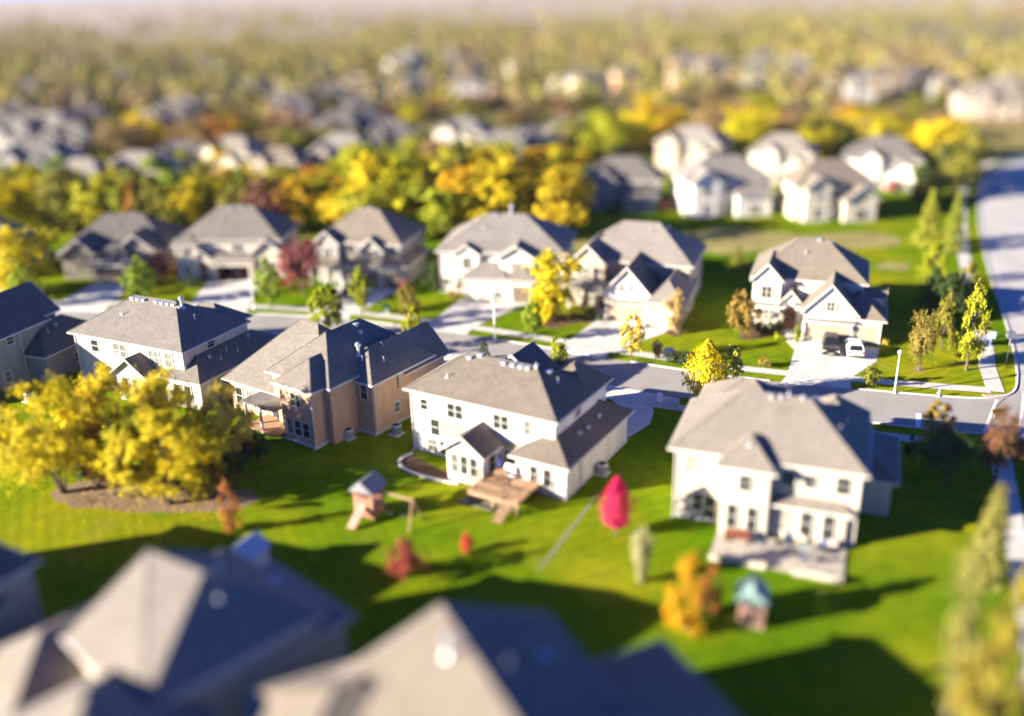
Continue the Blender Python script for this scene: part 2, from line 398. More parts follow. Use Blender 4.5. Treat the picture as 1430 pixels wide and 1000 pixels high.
# far kerb of the residential street from the west to the corner, then up the avenue
far_k = smooth([(-140,127),(-100,125),(-75,123.4),(-62,122),(-45,120.3),(-31.3,118),(-20.3,115),(-10,110.8),(0.5,105.4),(10.1,100.2),(18.5,95.8),(26,92.6),(34.6,89.9),(42,87.7)])
near_k = smooth([(-140,119.5),(-100,117.7),(-75,116),(-56.7,114.3),(-42,113.2),(-31.4,111.2),(-20,107.6),(-10.4,103.4),(-1,98.4),(9.8,92.1),(17.4,88.4),(26,85),(34.3,81.7),(38.4,80.2)])
ave_l = smooth([(53.4,92.6),(56.3,99),(60.8,110.6),(66.2,125.2),(74.5,146.1),(83.4,166.3),(93,187),(103,203),(117,216),(138,225),(175,232),(240,240)])
corner_n = smooth([(42,87.7),(46.5,86.6),(49.3,86.9),(51.2,88.4),(53.4,92.6)],2)
ave_ls = smooth([(46.6,76.2),(44.4,70.6),(40,59.6),(34,44.5),(24,20),(10,-15)])
corner_s = smooth([(38.4,80.2),(42.5,79),(45.4,78.6),(46.7,77.6),(46.6,76.2)],2)
st_l = offset(near_k, 0)
n = min(len(far_k), len(near_k))
struct('street', strip(far_k, near_k, .012), M['asphalt'], 'grey weathered residential street curving between two rows of houses')
ave_full_l = list(reversed(ave_ls))+[(49.8,84.2)]+ave_l
struct('avenue_road', strip(ave_full_l, offset(ave_full_l, 12.5), .016), M['avenue'], 'wide pale avenue at the edge of the neighbourhood')
mouth = MB(); pts = corner_n[::-1]+far_k[-2:-1]+near_k[-2:-1]+corner_s
pts = [(51.9,89.2)]+[p for p in corner_n[::-1] if p[1] < 89.2]+[(42,87.72)]+[(38.4,80.18)]+[p for p in corner_s]+[(50.5,84.2)]
cx = sum(p[0] for p in pts)/len(pts); cy = sum(p[1] for p in pts)/len(pts)
mouth.add([(cx,cy,.014)]+[(p[0],p[1],.014) for p in pts], [(0, 1+(i+1)%len(pts), 1+i) for i in range(len(pts))])
struct('street_mouth', mouth, M['asphalt'], 'asphalt street mouth opening onto the pale avenue')
# driveways (far kerb): kerbs stop where a drive crosses
DR = {}
drives = [  # pixel outlines in the photograph -> ground points
 ('pale concrete driveway of the house with twin dark gables', [(132,396),(176,395),(171,410),(150,430),(146,436),(66,436),(72,428)]),
 ('pale concrete driveway running up to the open dark garage', [(291,393),(363,391),(361,402),(345,430),(345,437),(250,435),(266,424)]),
 ('concrete driveway with a dark parked vehicle on it', [(467,400),(560,403),(509,432),(490,440),(487,446),(430,439),(444,434),(470,424)]),
 ('broad bright driveway with leafy shadows before the white garage', [(642,419),(741,423),(660,457),(652,467),(579,459),(601,451)]),
 ('bright driveway between two lawns with a tall young tree beside it', [(841,445),(938,456),(926,466),(852,491),(843,504),(766,487),(787,482),(826,452)]),
 ('wide bright driveway with two parked cars', [(1116,473),(1228,487),(1224,505),(1187,529),(1189,543),(1090,535),(1099,524),(1110,488)]),
 ('concrete driveway at the far left edge', [(-40,402),(8,400),(8,408),(-10,428),(-8,434),(-80,432),(-60,424)]),
]
far_px = []
def rotated(pts, th):
    o = pts[0]; c, s = math.cos(th), math.sin(th)
    return [((p[0]-o[0])*c+(p[1]-o[1])*s, -(p[0]-o[0])*s+(p[1]-o[1])*c) for p in pts], o
def slab(name, pts, z, mat, label, th=0.0):
    lp, o = rotated(pts, th)
    m = MB(); m.prism(lp, -.05, z)
    return struct(name, m, mat, label, (o[0], o[1], 0), th)
gaps = []
for label, px in drives:
    P = [g2(*p) for p in px]
    slab('driveway', P, .03, M['concrete'], label, R_(-18))
    q = sorted(P, key=lambda p: p[1])[:2]; gaps.append((min(q[0][0], q[1][0])-.2, max(q[0][0], q[1][0])+.2))
gaps.sort(); xs = -140
for a, b in gaps+[(48, 49)]:
    seg = clip(far_k, xs, min(a, 42.1))
    if len(seg) > 1: kerbstrip('kerb', seg)
    xs = b
kerbstrip('kerb', corner_n); kerbstrip('kerb', ave_l); kerbstrip('kerb', ave_ls); kerbstrip('kerb', corner_s)
ngaps = [(-4.6,.8), (10.2,17.2), (-27,-22), (-45,-41)]
xs = -140
for a, b in sorted(ngaps)+[(60,61)]:
    seg = clip(near_k, xs, min(a, 38.5))
    if len(seg) > 1: kerbstrip('kerb', seg)
    xs = b
# footpaths
wk = offset(far_k, -2.6); wk = [p for p in wk if p[0] < 47.5]+[(48.6,88.6)]
struct('pavement', strip(offset(wk,-.75), offset(wk,.75), .04), M['walk'], 'pale footpath along the far side of the street')
nk = [p for p in offset(near_k, 2.6) if p[0] < 38]
struct('pavement', strip(offset(nk,-.75), offset(nk,.75), .04), M['walk'], 'pale footpath along the near side of the street')
aw = offset([(50.6,86.8)]+ave_l[2:], -2.9); aw[0] = (49,88.2)
struct('pavement', strip(offset(aw,-.85), offset(aw,.85), .045), M['walk'], 'straight footpath beside the avenue north of the corner')
aw2 = offset(ave_ls, 2.9); aw2 = [(43.9,77.4)]+aw2[1:]
struct('pavement', strip(offset(aw2,-.85), offset(aw2,.85), .045), M['walk'], 'footpath beside the avenue south of the corner')
slab('kerb_ramp', [(47.3,87.6),(50,87.5),(49.6,86.8),(47.4,86.75)], .05, M['ramp'], 'pinkish kerb ramp at the street corner')
for a, b, lab in (((48.2,86.3),(43.6,79.2),'thin white crosswalk line nearer the houses'), ((51.6,87.6),(46.9,79.3),'thin white crosswalk line nearer the avenue')):
    d = Vector((b[0]-a[0], b[1]-a[1])).normalized(); nn = Vector((d.y,-d.x))*.14
    m = MB(); m.add([(a[0]+nn.x,a[1]+nn.y,.02),(b[0]+nn.x,b[1]+nn.y,.02),(b[0]-nn.x,b[1]-nn.y,.02),(a[0]-nn.x,a[1]-nn.y,.02)], [(0,1,2,3)])
    struct('road_marking', m, M['paint_line'], lab)
m = MB(); a, b = (39.3,83.6),(38.0,80.5)
m.add([(a[0]-.25,a[1],.02),(a[0]+.25,a[1]-.1,.02),(b[0]+.25,b[1]-.1,.02),(b[0]-.25,b[1],.02)], [(0,1,2,3)])
struct('road_marking', m, M['paint_line'], 'short white stop line on the street near the corner')
# near-side drives
slab('driveway', [g2(*p) for p in [(836,543),(848,537),(950,557),(938,567),(908,560),(913,575),(908,592),(876,612),(868,570)]], .03, M['concrete'], 'curved concrete driveway in blue shade beside the white house', R_(-31))
slab('driveway', [g2(*p) for p in [(588,492),(600,486),(676,504),(668,512),(628,506),(640,530),(612,545),(590,520)]], .03, M['concrete'], 'short shaded driveway stub in front of the many-gabled house', R_(-31))
slab('driveway', [g2(*p) for p in [(330,470),(362,463),(430,470),(415,480),(395,476),(380,490),(345,480)]], .03, M['concrete'], 'driveway partly hidden behind the cream house', R_(-25))
slab('driveway', [g2(*p) for p in [(1062,572),(1075,566),(1190,584),(1180,594),(1120,600),(1100,600)]], .03, M['concrete'], 'driveway partly hidden behind the hipped house with a patio', R_(-21))
slab('path', [g2(*p) for p in [(1096,462),(1106,453),(1114,456),(1112,475),(1118,490),(1110,489),(1098,476)]], .032, M['walk'], 'short front path leading to an arched entrance', R_(-20))
slab('path', [g2(*p) for p in [(826,446),(838,432),(846,434),(843,447)]], .032, M['walk'], 'front path beside the white gabled garage', R_(-20))
rnd = random.Random(4)
def blob(name, px, mat, label, z=.006, k=2, jag=.0):
    P = [g2(*p) for p in px]; P2 = P+[P[0]]
    P2 = smooth(P2, k)[:-1]
    cx = sum(p[0] for p in P2)/len(P2); cy = sum(p[1] for p in P2)/len(P2)
    m = MB(); m.add([(cx,cy,z+.01)]+[(p[0]+rnd.uniform(-jag,jag),p[1]+rnd.uniform(-jag,jag),z) for p in P2], [(0,1+i,1+(i+1)%len(P2)) for i in range(len(P2))])
    o = struct(name, m, mat, label)
    if o.data.polygons[0].normal.z < 0: o.data.flip_normals()
    return o
blob('bare_ground', [(70,690),(110,668),(200,672),(300,676),(370,690),(340,712),(250,716),(150,712),(90,706)], M['soil'], 'brown bare soil under the yellow trees', jag=.25)
blob('bare_ground', [(796,338),(850,333),(905,322),(960,324),(1010,317),(1062,322),(1130,330),(1190,322),(1262,330),(1255,345),(1180,348),(1090,346),(1030,356),(960,352),(900,364),(850,354),(810,362)], M['straw'], 'strip of dry straw-coloured ground behind the front row', jag=.7)
blob('bare_ground', [(1214,374),(1250,365),(1276,370),(1262,380)], M['straw'], 'small worn patch beside the corner house', jag=.5)
blob('planting_bed', [(755,455),(768,436),(800,440),(835,440),(832,452),(800,452),(775,460)], M['mulch'], 'brown mulch bed below the bushy yellow tree', .008, jag=.1)
blob('planting_bed', [(908,500),(918,488),(950,490),(985,494),(982,510),(950,508)], M['mulch'], 'mulch bed with hedge beside the driveway', .008, jag=.1)
blob('planting_bed', [(1030,472),(1040,455),(1080,452),(1108,458),(1104,470),(1080,468),(1052,476)], M['mulch'], 'mulch bed in front of the corner house', .008, jag=.1)
blob('planting_bed', [(930,462),(942,455),(956,460),(952,470),(936,470)], M['mulch'], 'round mulch ring below a peach-coloured tree', .008, jag=.05)
blob('planting_bed', [(1270,516),(1282,511),(1296,516),(1284,523)], M['straw'], 'straw ring at the foot of a reddish tree', .008, jag=.05)
# stone-edged bed at the rear of the white house
bed = [(576,634),(560,640),(556,648),(566,658),(590,666),(618,673),(640,676),(640,668),(606,652)]
blob('planting_bed', bed, M['mulch'], 'mulch bed with pale stone edging behind the white house', .01, jag=.03)
P = smooth([g2(*p) for p in bed[:7]], 2)
e = kerbstrip('edging', P, .3, .16, 'curved pale stone edging of a planting bed')
blob('path', [(834,690),(837,690),(800,740),(752,800),(747,800),(794,738)], M['gravel'], 'thin grey drainage path crossing the back lawns', .007)

# ------------------------------------------------------------------ houses
WCACHE = {}
def window_meshes(w, h, mull):
    k = (round(w,2), round(h,2), mull)
    if k not in WCACHE:
        f = MB(); t = .09; d0, d1 = -.07, .0
        f.box(-w/2-t, -w/2, d0, d1, -t, h+t); f.box(w/2, w/2+t, d0, d1, -t, h+t)
        f.box(-w/2, w/2, d0, d1, h, h+t); f.box(-w/2, w/2, d0-.03, d1, -t, 0)
        for i in range(1, mull): x = -w/2+w*i/mull; f.box(x-.04, x+.04, d0+.01, d1, 0, h)
        xs = [-w/2+w*i/mull for i in range(mull+1)]
        for a, b in zip(xs[:-1], xs[1:]):
            f.box(a+.03+.012, b-.03-.012, d0+.02, d1, h*.48, h*.48+.05)
        p = MB(); p.box(-w/2+.005, w/2-.005, -.022, .0, .005, h-.005)
        WCACHE[k] = (f.mesh('window', M['trim']), p.mesh('pane', M['glass']))
    return WCACHE[k]
GCACHE = {}
def garage_meshes(w, h):
    k = (w, h)
    if k not in GCACHE:
        p = MB(); nc = max(2, round(w/.62)); nr = 4
        p.box(-w/2, w/2, -.03, 0, 0, h)
        for i in range(nc):
            for j in range(nr):
                x0 = -w/2+w*i/nc+.05; x1 = -w/2+w*(i+1)/nc-.05; z0 = h*j/nr+.05; z1 = h*(j+1)/nr-.05
                p.box(x0, x1, -.055, -.03, z0, z1)
        f = MB(); f.box(-w/2-.16, -w/2, -.1, 0, 0, h+.16); f.box(w/2, w/2+.16, -.1, 0, 0, h+.16); f.box(-w/2, w/2, -.1, 0, h, h+.16)
        GCACHE[k] = (p.mesh('garage_door', M['gdoor']), f.mesh('frame', M['trim']))
    return GCACHE[k]
VCACHE = {}
def vent_mesh(kind):
    if kind not in VCACHE:
        m = MB()
        if kind == 'box':
            m.box(-.2,.2,-.2,.2,-.25,.12); m.box(-.27,.27,-.27,.27,.12,.2)
        elif kind == 'pipe':
            m.tube((0,0,-.4),(0,0,.5),.055,.055,8); m.lathe([(.14,.0),(.06,.14)],10)
        elif kind == 'flue':
            m.tube((0,0,-.6),(0,0,1.0),.16,.16,12); m.lathe([(.16,1.0),(.3,1.02),(.3,1.22),(.05,1.38)],12); m.lathe([(.34,.0),(.17,.25)],12)
        else:
            m.lathe([(.17,-.2),(.17,.1),(.24,.12),(.24,.18),(.08,.27)],12)
        VCACHE[kind] = m.mesh('roof_vent', M['metal'])
    return VCACHE[kind]
FACE = {'S': 0.0, 'E': math.pi/2, 'N': math.pi, 'W': -math.pi/2}
class House:
    def __init__(s, name, label, O, th, wall='white', roof='roof', trim='trim', group=None, z0=0.0):
        s.root = empty(name, (O[0], O[1], 0), R_(th))
        tag(s.root, label, 'house', group)
        s.W, s.R, s.G, s.S = MB(), MB(), MB(), MB()
        s.wall, s.roof, s.trim = wall, roof, trim; s.vols = []; s.k = 0; s.z0 = z0
    def world(s, x, y, z=0):
        c, t = math.cos(s.root.rotation_euler[2]), math.sin(s.root.rotation_euler[2])
        return (s.root.location[0]+x*c-y*t, s.root.location[1]+x*t+y*c, z)
    def vol(s, x0, x1, y0, y1, ze, kind='hip', p=.68, oh=.42, walls=True, gut=True, ridge=None):
        """wall box x0..x1, y0..y1 up to the eave; kind hip | gx | gy (ridge along x or y)"""
        s.k += 1; e = .0037*s.k; ze += e; x0 += e; x1 -= e; y0 += e; y1 -= e
        t = .2
        wt = ze-.08
        X0, X1, Y0, Y1 = x0-oh, x1+oh, y0-oh, y1+oh
        w, d = X1-X0, Y1-Y0
        if kind in ('hip', 'hx'):
            if walls: s.W.box(x0, x1, y0, y1, s.z0, wt)
            h = min(w, d)/2
            if w >= d: r0, r1 = (X0+h, (Y0+Y1)/2), (X1-h, (Y0+Y1)/2)
            else: r0, r1 = ((X0+X1)/2, Y0+h), ((X0+X1)/2, Y1-h)
            if w == d: r1 = (r0[0]+.01, r0[1])
            if kind == 'hx': r0 = (X0+.02, (Y0+Y1)/2)
            zr = ze+h*p
            vs = [(X0,Y0,ze),(X1,Y0,ze),(X1,Y1,ze),(X0,Y1,ze),(X0,Y0,ze-t),(X1,Y0,ze-t),(X1,Y1,ze-t),(X0,Y1,ze-t),(*r0,zr),(*r1,zr)]
            if w >= d: top = [(0,1,9,8),(1,2,9),(2,3,8,9),(3,0,8)]
            else: top = [(0,1,8),(1,2,9,8),(2,3,9),(3,0,8,9)]
            s.R.add(vs, top+[(0,4,5,1),(1,5,6,2),(2,6,7,3),(3,7,4,0),(4,7,6,5)])
            # ridge and hip caps
            for a, b in [((X0,Y0),r0),((X0,Y1),r0 if w>=d else r1),((X1,Y0),r1 if w>=d else r0),((X1,Y1),r1)]:
                s.R.tube((*a,ze+.0),(*b,zr+.01),.05,.05,5)
            if gut:
                for q in ((X0-.1,X1+.1,Y0-.1,Y0-.005),(X0-.1,X1+.1,Y1+.005,Y1+.1),(X0-.1,X0-.005,Y0-.004,Y1+.004),(X1+.005,X1+.1,Y0-.004,Y1+.004)):
                    s.G.box(*q, ze-.17, ze-.02)
        else:
            gy = kind == 'gy'
            hw = (w if gy else d)/2; zr = ze+hw*p
            P = (lambda a, b, z: (a, b, z)) if gy else (lambda a, b, z: (b, a, z))
            A0, A1, B0, B1 = (X0, X1, Y0, Y1) if gy else (Y0, Y1, X0, X1)
            a0, a1, b0, b1 = (x0, x1, y0, y1) if gy else (y0, y1, x0, x1)
            mid = (A0+A1)/2
            prof = [(A0,ze),(mid,zr),(A1,ze),(A1,ze-t),(mid,zr-t*1.15),(A0,ze-t)]
            vs = [P(a,B0,z) for a,z in prof]+[P(a,B1,z) for a,z in prof]
            fs = [(0,1,7,6),(1,2,8,7),(2,3,9,8),(3,4,10,9),(4,5,11,10),(5,0,6,11),(0,5,4,1),(1,4,3,2),(6,7,10,11),(7,8,9,10)]
            if not gy: fs = [f[::-1] for f in fs]
            s.R.add(vs, fs)
            zw = ze+(oh)*p-.1; zp = ze+hw*p-.12-t*.4
            if walls:
                wp = [(a0,s.z0),(a1,s.z0),(a1,zw),(mid,zp),(a0,zw)]
                vs = [P(a,b0,z) for a,z in wp]+[P(a,b1,z) for a,z in wp]
                fs = [(4,3,2,1,0),(5,6,7,8,9)]+[(i,(i+1)%5,5+(i+1)%5,5+i) for i in range(5)]
                s.W.add(vs, fs if gy else [f[::-1] for f in fs])
            # rake boards at both ends, gutters along the eaves
            for B, sg in ((B0,-1),(B1,1)):
                bb = sorted((B+sg*.006, B+sg*.06))
                rp = [(A0-.02,ze+.02),(mid,zr+.02),(A1+.02,ze+.02),(A1+.02,ze-.2),(mid,zr-.22),(A0-.02,ze-.2)]
                vs = [P(a,bb[0],z) for a,z in rp]+[P(a,bb[1],z) for a,z in rp]
                f2 = [(0,5,4,1),(1,4,3,2),(6,7,10,11),(7,8,9,10)]+[(i,(i+1)%6,6+(i+1)%6,6+i) for i in range(6)]
                s.G.add(vs, f2 if gy else [f[::-1] for f in f2])
            if gut:
                for lo, hi in ((A0-.1,A0-.03),(A1+.03,A1+.1)):
                    c = (lo,hi,B0,B1) if gy else (B0,B1,lo,hi)
                    s.G.box(*c, ze-.17, ze-.03)
        s.vols.append((X0,X1,Y0,Y1,ze,kind,p)); return s
    def rz(s, x, y):
        best = 0
        for X0,X1,Y0,Y1,ze,k,p in s.vols:
            if X0 <= x <= X1 and Y0 <= y <= Y1:
                d = {'hip': min(x-X0,X1-x,y-Y0,Y1-y), 'hx': min(X1-x,y-Y0,Y1-y), 'gy': min(x-X0,X1-x), 'gx': min(y-Y0,Y1-y)}[k]
                best = max(best, ze+d*p)
        return best
    def win(s, face, x, y, z, w, h, mull=1, shut=False):
        f, p = window_meshes(w, h, mull)
        o = put('window', f, s.root, (x,y,z), FACE[face]); put('pane', p, o)
        if shut:
            for sx in (-1, 1):
                m = MB(); c = sx*(w/2+.3); m.box(c-.2, c+.2, -.05, 0, -.05, h+.05)
                for j in range(int(h/.16)): m.box(c-.15, c+.15, -.065, -.05, .05+j*.16, .13+j*.16)
                m.build('shutter', M['shutter'], o)
    def garage(s, face, x, y, w, h=2.25, mat=None, opened=False):
        p, f = garage_meshes(w, h)
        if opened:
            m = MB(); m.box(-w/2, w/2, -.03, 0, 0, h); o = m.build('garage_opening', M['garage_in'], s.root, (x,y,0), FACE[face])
        else: o = put('garage_door', p, s.root, (x,y,0), FACE[face], mat or M['gdoor'])
        put('frame', f, o)
    def door(s, face, x, y, z=0, w=1.1, h=2.3, mat=None, arch=False):
        m = MB(); m.box(-w/2, w/2, -.05, 0, 0, h)
        for sx in (-1, 1): m.box(sx*w/4-w*.17, sx*w/4+w*.17, -.075, -.05, .2, h*.45)
        if arch: m.tube((0,-.05,h),(0,0,h),w/2,w/2,20)
        o = m.build('front_door', mat or M['doorwood'], s.root, (x,y,z), FACE[face])
        g_ = MB()
        for sx in (-1, 1): g_.box(sx*w/4-w*.13, sx*w/4+w*.13, -.08, -.05, h*.52, h*.92)
        g_.build('pane', M['glass'], o)
        k = MB(); k.tube((w*.38,-.05,h*.46),(w*.38,-.13,h*.46),.035,.05,8); k.build('handle', M['metal'], o)
    def vent(s, x, y, kind='box', n=1, dx=.0, dy=.0):
        for i in range(n):
            X, Y = x+i*dx, y+i*dy
            put('roof_vent', vent_mesh(kind), s.root, (X,Y,s.rz(X,Y)))
    def pipe(s, x, y): put('vent_pipe', vent_mesh('pipe'), s.root, (x,y,s.rz(x,y)))
    def spout(s, x, y, z1, z0=0.1):
        m = MB(); m.box(x-.045, x+.045, y-.045, y+.045, z0, z1-.15); m.tube((x,y,z0+.05),(x,y-.35,z0-.02),.05,.05,6)
        m.build('downpipe', M[s.trim], s.root)
    def veneer(s, x0, x1, y0, y1, z1, z0=0, mat='stone'):
        m = MB(); m.box(x0-.07, x1+.07, y0-.07, y1+.07, z0, z1); m.build('stone_veneer', M[mat], s.root)
    def part(s, name, mb, mat): return mb.build(name, M[mat], s.root)
    def finish(s, stonemat='stone'):
        s.W.build('wall', M[s.wall], s.root)
        s.R.build('roof', M[s.roof], s.root)
        if s.G.v: s.G.build('gutter', M[s.trim], s.root)
        return s
def columns(h, xs, y, z0, z1, r=.16, mat='trim'):
    for x in xs:
        m = MB(); m.box(x-r, x+r, y-r, y+r, z0, z1); m.box(x-r*1.3, x+r*1.3, y-r*1.3, y+r*1.3, z0, z0+.25); m.box(x-r*1.25, x+r*1.25, y-r*1.25, y+r*1.25, z1-.18, z1)
        m.build('porch_column', M[mat], h.root)
def foundation(h, x0, x1, y0, y1, z=.35):
    m = MB(); m.box(x0-.03, x1+.03, y0-.03, y1+.03, 0, z); return m

# ---- C: the white house in the middle
C = House('two_storey_house', 'white-sided two-storey house with brown hipped roof and stone-edged rear bed', U(563,542,6.2), -31, 'white', 'roof')
C.vol(.45, 15.1, .45, 8.3, 6.2, 'hip', .62)
C.vol(5.2, 10.2, 6.5, 9.6, 6.4, 'gy', .78)
C.vol(10.8, 15.0, 6.0, 10.6, 6.1, 'hip', .8)
C.vol(12.3, 17.0, -1.2, 11.0, 3.15, 'hip', .62)
C.vol(6.3, 9.9, -2.7, 1.5, 3.0, 'gy', .72)
for x in (1.9,): C.win('S', x, .45, 4.35, .75, 1.0)
C.win('S', 5.2, .45, 4.2, 1.6, 1.35, 2)
C.win('S', 9.9, .45, 4.2, 1.5, 1.35, 2); C.win('S', 12.5, .45, 4.3, .8, 1.3)
for i, x in enumerate((3.0, 4.25, 5.5)): C.win('S', x, .45, 2.05, .95, 1.55)
for i, x in enumerate((2.6, 3.9, 5.2)): C.win('S', x, .45, .35, .95, 1.2)
C.win('S', 7.15, -2.7, .9, .7, 1.75); C.win('S', 8.1, -2.7, .9, .7, 1.75); C.win('S', 9.05, -2.7, .9, .7, 1.75)
C.win('E', 9.9, -1.2, .9, .9, 1.75)
C.win('S', 14.0, -1.2, .9, .75, 1.6); C.win('S', 15.3, -1.2, .9, .75, 1.6)
C.win('S', 11.1, .45, .2, 1.7, 2.1, 2)
C.win('E', 15.1, 4.6, 4.9, 1.0, .8)
m = MB(); m.box(10.1, 12.3, .0, .44, 2.9, 3.1); C.part('canopy', m, 'roof')
for x, y in ((4.7,3.9),(5.6,4.3),(8.2,4.0),(9.1,4.0),(9.9,4.0),(10.6,4.0)): C.vent(x, y, 'box')
C.vent(11.0, 4.9, 'round'); C.pipe(11.3, 4.2); C.pipe(13.2, 4.6); C.pipe(3.6, 1.8); C.vent(12.2, 4.8, 'box')
C.vent(16.0, 3.2, 'round'); C.vent(16.1, 4.6, 'round'); C.vent(16.0, 7.0, 'round')
C.spout(.5, .38, 6.1); C.spout(12.25, .37, 6.1); C.spout(17.06, 1.5, 3.1)
m = foundation(C, .45, 15.1, .45, 8.3); m.box(12.27, 17.03, -1.23, 11.03, 0, .34); C.part('foundation', m, 'kerb')
C.finish()
# ---- A: cream house at the left, behind the yellow trees
A = House('two_storey_house', 'cream two-storey house with long hipped roof rising behind the yellow trees', U(94,463.5,6.0), -26, 'cream', 'roof')
A.vol(.45, 15.6, .45, 9.9, 6.0, 'hip', .62)
A.vol(8.5, 14.5, 7.0, 11.5, 6.0, 'hip', .7)
A.vol(13.3, 18.0, -.2, 13.0, 3.2, 'hip', .6)
A.vol(7.6, 11.8, -1.2, 2.0, 3.1, 'gy', .75)
A.win('S', 3.3, .45, 4.1, 1.0, 1.3); A.win('S', 6.9, .45, 4.0, 1.7, 1.45, 2); A.win('S', 11.7, .45, 4.0, 1.3, 1.4, 2); A.win('S', 13.7, .45, 4.0, .9, 1.4)
A.win('S', 3.4, .45, .9, .8, 1.8); A.win('S', 4.6, .45, .9, .8, 1.8); A.win('S', 6.0, .45, .9, .8, 1.8)
A.win('S', 8.8, -1.2, .8, .8, 1.8); A.win('S', 10.4, -1.2, .8, .8, 1.8); A.win('S', 12.6, .45, .2, 1.2, 2.1, 2)
A.win('S', 14.9, -.2, .8, .8, 1.7); A.win('S', 16.3, -.2, .8, .8, 1.7); A.win('E', 15.6, 4.5, 5.0, 1.0, .7)
for x in (5.2,6.0,6.8,8.6,9.4,10.2,11.0,11.7): A.vent(x, 4.75, 'box')
A.vent(11.9, 5.0, 'flue'); A.pipe(13.4, 5.0); A.pipe(5.4, 2.8); A.vent(17.2, 4.0, 'pipe'); A.pipe(16.6, 5.6); A.pipe(17.2, 6.6); A.vent(16.4, 3.2, 'round'); A.vent(16.2, 9.5, 'round')
A.spout(.5, .38, 5.9); A.spout(15.65, .6, 5.9); A.spout(18.06, 2, 3.1)
A.part('foundation', foundation(A, .45, 15.6, .45, 9.9), 'kerb'); A.finish()
# ---- B: the many-gabled house
B = House('two_storey_house', 'tan house with many gables, metal flue and a broad sunlit roof slope', U(433,548,6.0), -35, 'tan', 'roof')
B.vol(-4.6, -.35, .42, 9.5, 5.9, 'hip', .8, oh=.42)
B.vol(-14.6, -1.3, 2.6, 13.4, 3.3, 'hip', .95)
B.vol(-7.2, .4, 2.0, 14.2, 5.9, 'hip', .8)
B.vol(-2.6, 2.4, 5.4, 13.8, 5.45, 'hip', .8)
B.vol(-2.2, 2.35, 10.0, 16.2, 4.9, 'gy', 1.05)
B.win('S', -1.0+-1.5, .42, 3.9, 1.2, 1.2, 2)
for x in (-3.6, -2.55, -1.5): B.win('S', x, .42, .9, .8, 1.5)
B.win('S', 1.35, 5.4, 3.6, .8, 1.5)
B.win('E', 2.4, 8.6, 1.3, .7, 1.0)
for x in (-13.2,-11.6,-9.8): B.win('S', x, 2.6, .8, .9, 1.7)
B.win('S', -7.6, 2.6, .2, 1.7, 2.1, 2)
B.vent(-5.2, 6.6, 'box'); B.vent(-6.6, 6.2, 'box'); B.vent(-3.0, 9.4, 'box'); B.vent(-2.3, 9.2, 'box')
B.vent(-.5, 7.0, 'flue'); B.pipe(.2, 6.7); B.pipe(1.5, 8.2); B.pipe(-7.6, 4.6)
B.spout(-.38, .34, 5.8); B.spout(2.46, 5.6, 5.3); B.spout(-.3, 5.0, 5.6)
m = foundation(B, -4.6, -.35, .42, 9.5); m.box(-2.63, 2.43, 5.37, 13.83, 0, .33); B.part('foundation', m, 'kerb')
# covered terrace in the corner of the two wings
m = MB(); m.box(-9.2, -4.65, -.4, 2.55, .42, .58); B.part('terrace_floor', m, 'deckwood')
for x in (-9.0, -6.9):
    m = MB(); m.box(x-.1, x+.1, -.3, -.1, 0, 3.05); B.part('terrace_post', m, 'trim')
m = MB(); m.box(-9.3, -4.62, -.5, 2.8, 3.05, 3.2); B.part('terrace_roof', m, 'roof')
B.finish()
m = MB(); m.box(2.41, 2.62, 8.9, 9.5, 3.7, 5.1); B.part('wall_vent', m, 'peach')
# ---- D: house lower right with patio
D = House('two_storey_house', 'cream two-storey house with tall hipped rear bay, sunroom windows and a pale patio', U(934,625,6.2), -21, 'dcream', 'roof_light')
D.vol(.42, 14.1, .42, 9.2, 6.2, 'hip', .72)
D.vol(1.0, 8.2, 6.0, 12.4, 6.3, 'hip', .72)
D.vol(9.2, 13.9, 6.0, 11.5, 6.0, 'hip', .85)
D.vol(4.2, 7.8, -.9, 3.0, 5.9, 'hip', .85)
D.vol(7.9, 13.4, -.15, 2.0, 3.0, 'hip', .5)
D.vol(11.5, 16.5, 5.6, 13.0, 3.2, 'hip', .62)
D.win('S', 1.7, .42, 4.2, .95, 1.4); D.win('S', 12.9, .42, 4.2, 1.0, 1.4)
D.win('S', 9.0, .42, 4.3, 1.0, 1.1); D.win('S', 10.6, .42, 4.3, .9, 1.1)
D.win('S', 2.4, .42, .9, .8, 1.5); D.win('S', 3.3, .42, .2, .9, 2.1)
for x in (5.2, 6.7): D.win('S', x, -.9, .7, .75, 2.0)
D.win('S', 6.0, -.9, 4.0, .9, 1.3)
for x in (9.0, 10.6, 12.2): D.win('S', x, -.15, .6, .85, 2.0)
D.win('E', 7.8, -.3, .7, .6, 2.0)
D.vent(7.0, 4.5, 'round'); D.vent(7.7, 4.6, 'round'); D.pipe(8.2, 4.8); D.vent(9.3, 4.7, 'round'); D.pipe(12.6, 5.6); D.pipe(12.2, 3.4); D.vent(10.2, 5.5, 'box'); D.vent(6.2, 8.0, 'box'); D.pipe(6.0, .2)
D.spout(.48, .36, 6.1); D.spout(14.05, .36, 6.1); D.spout(7.85, -.5, 5.8)
D.part('foundation', foundation(D, .42, 14.1, .42, 9.2), 'kerb'); D.finish()
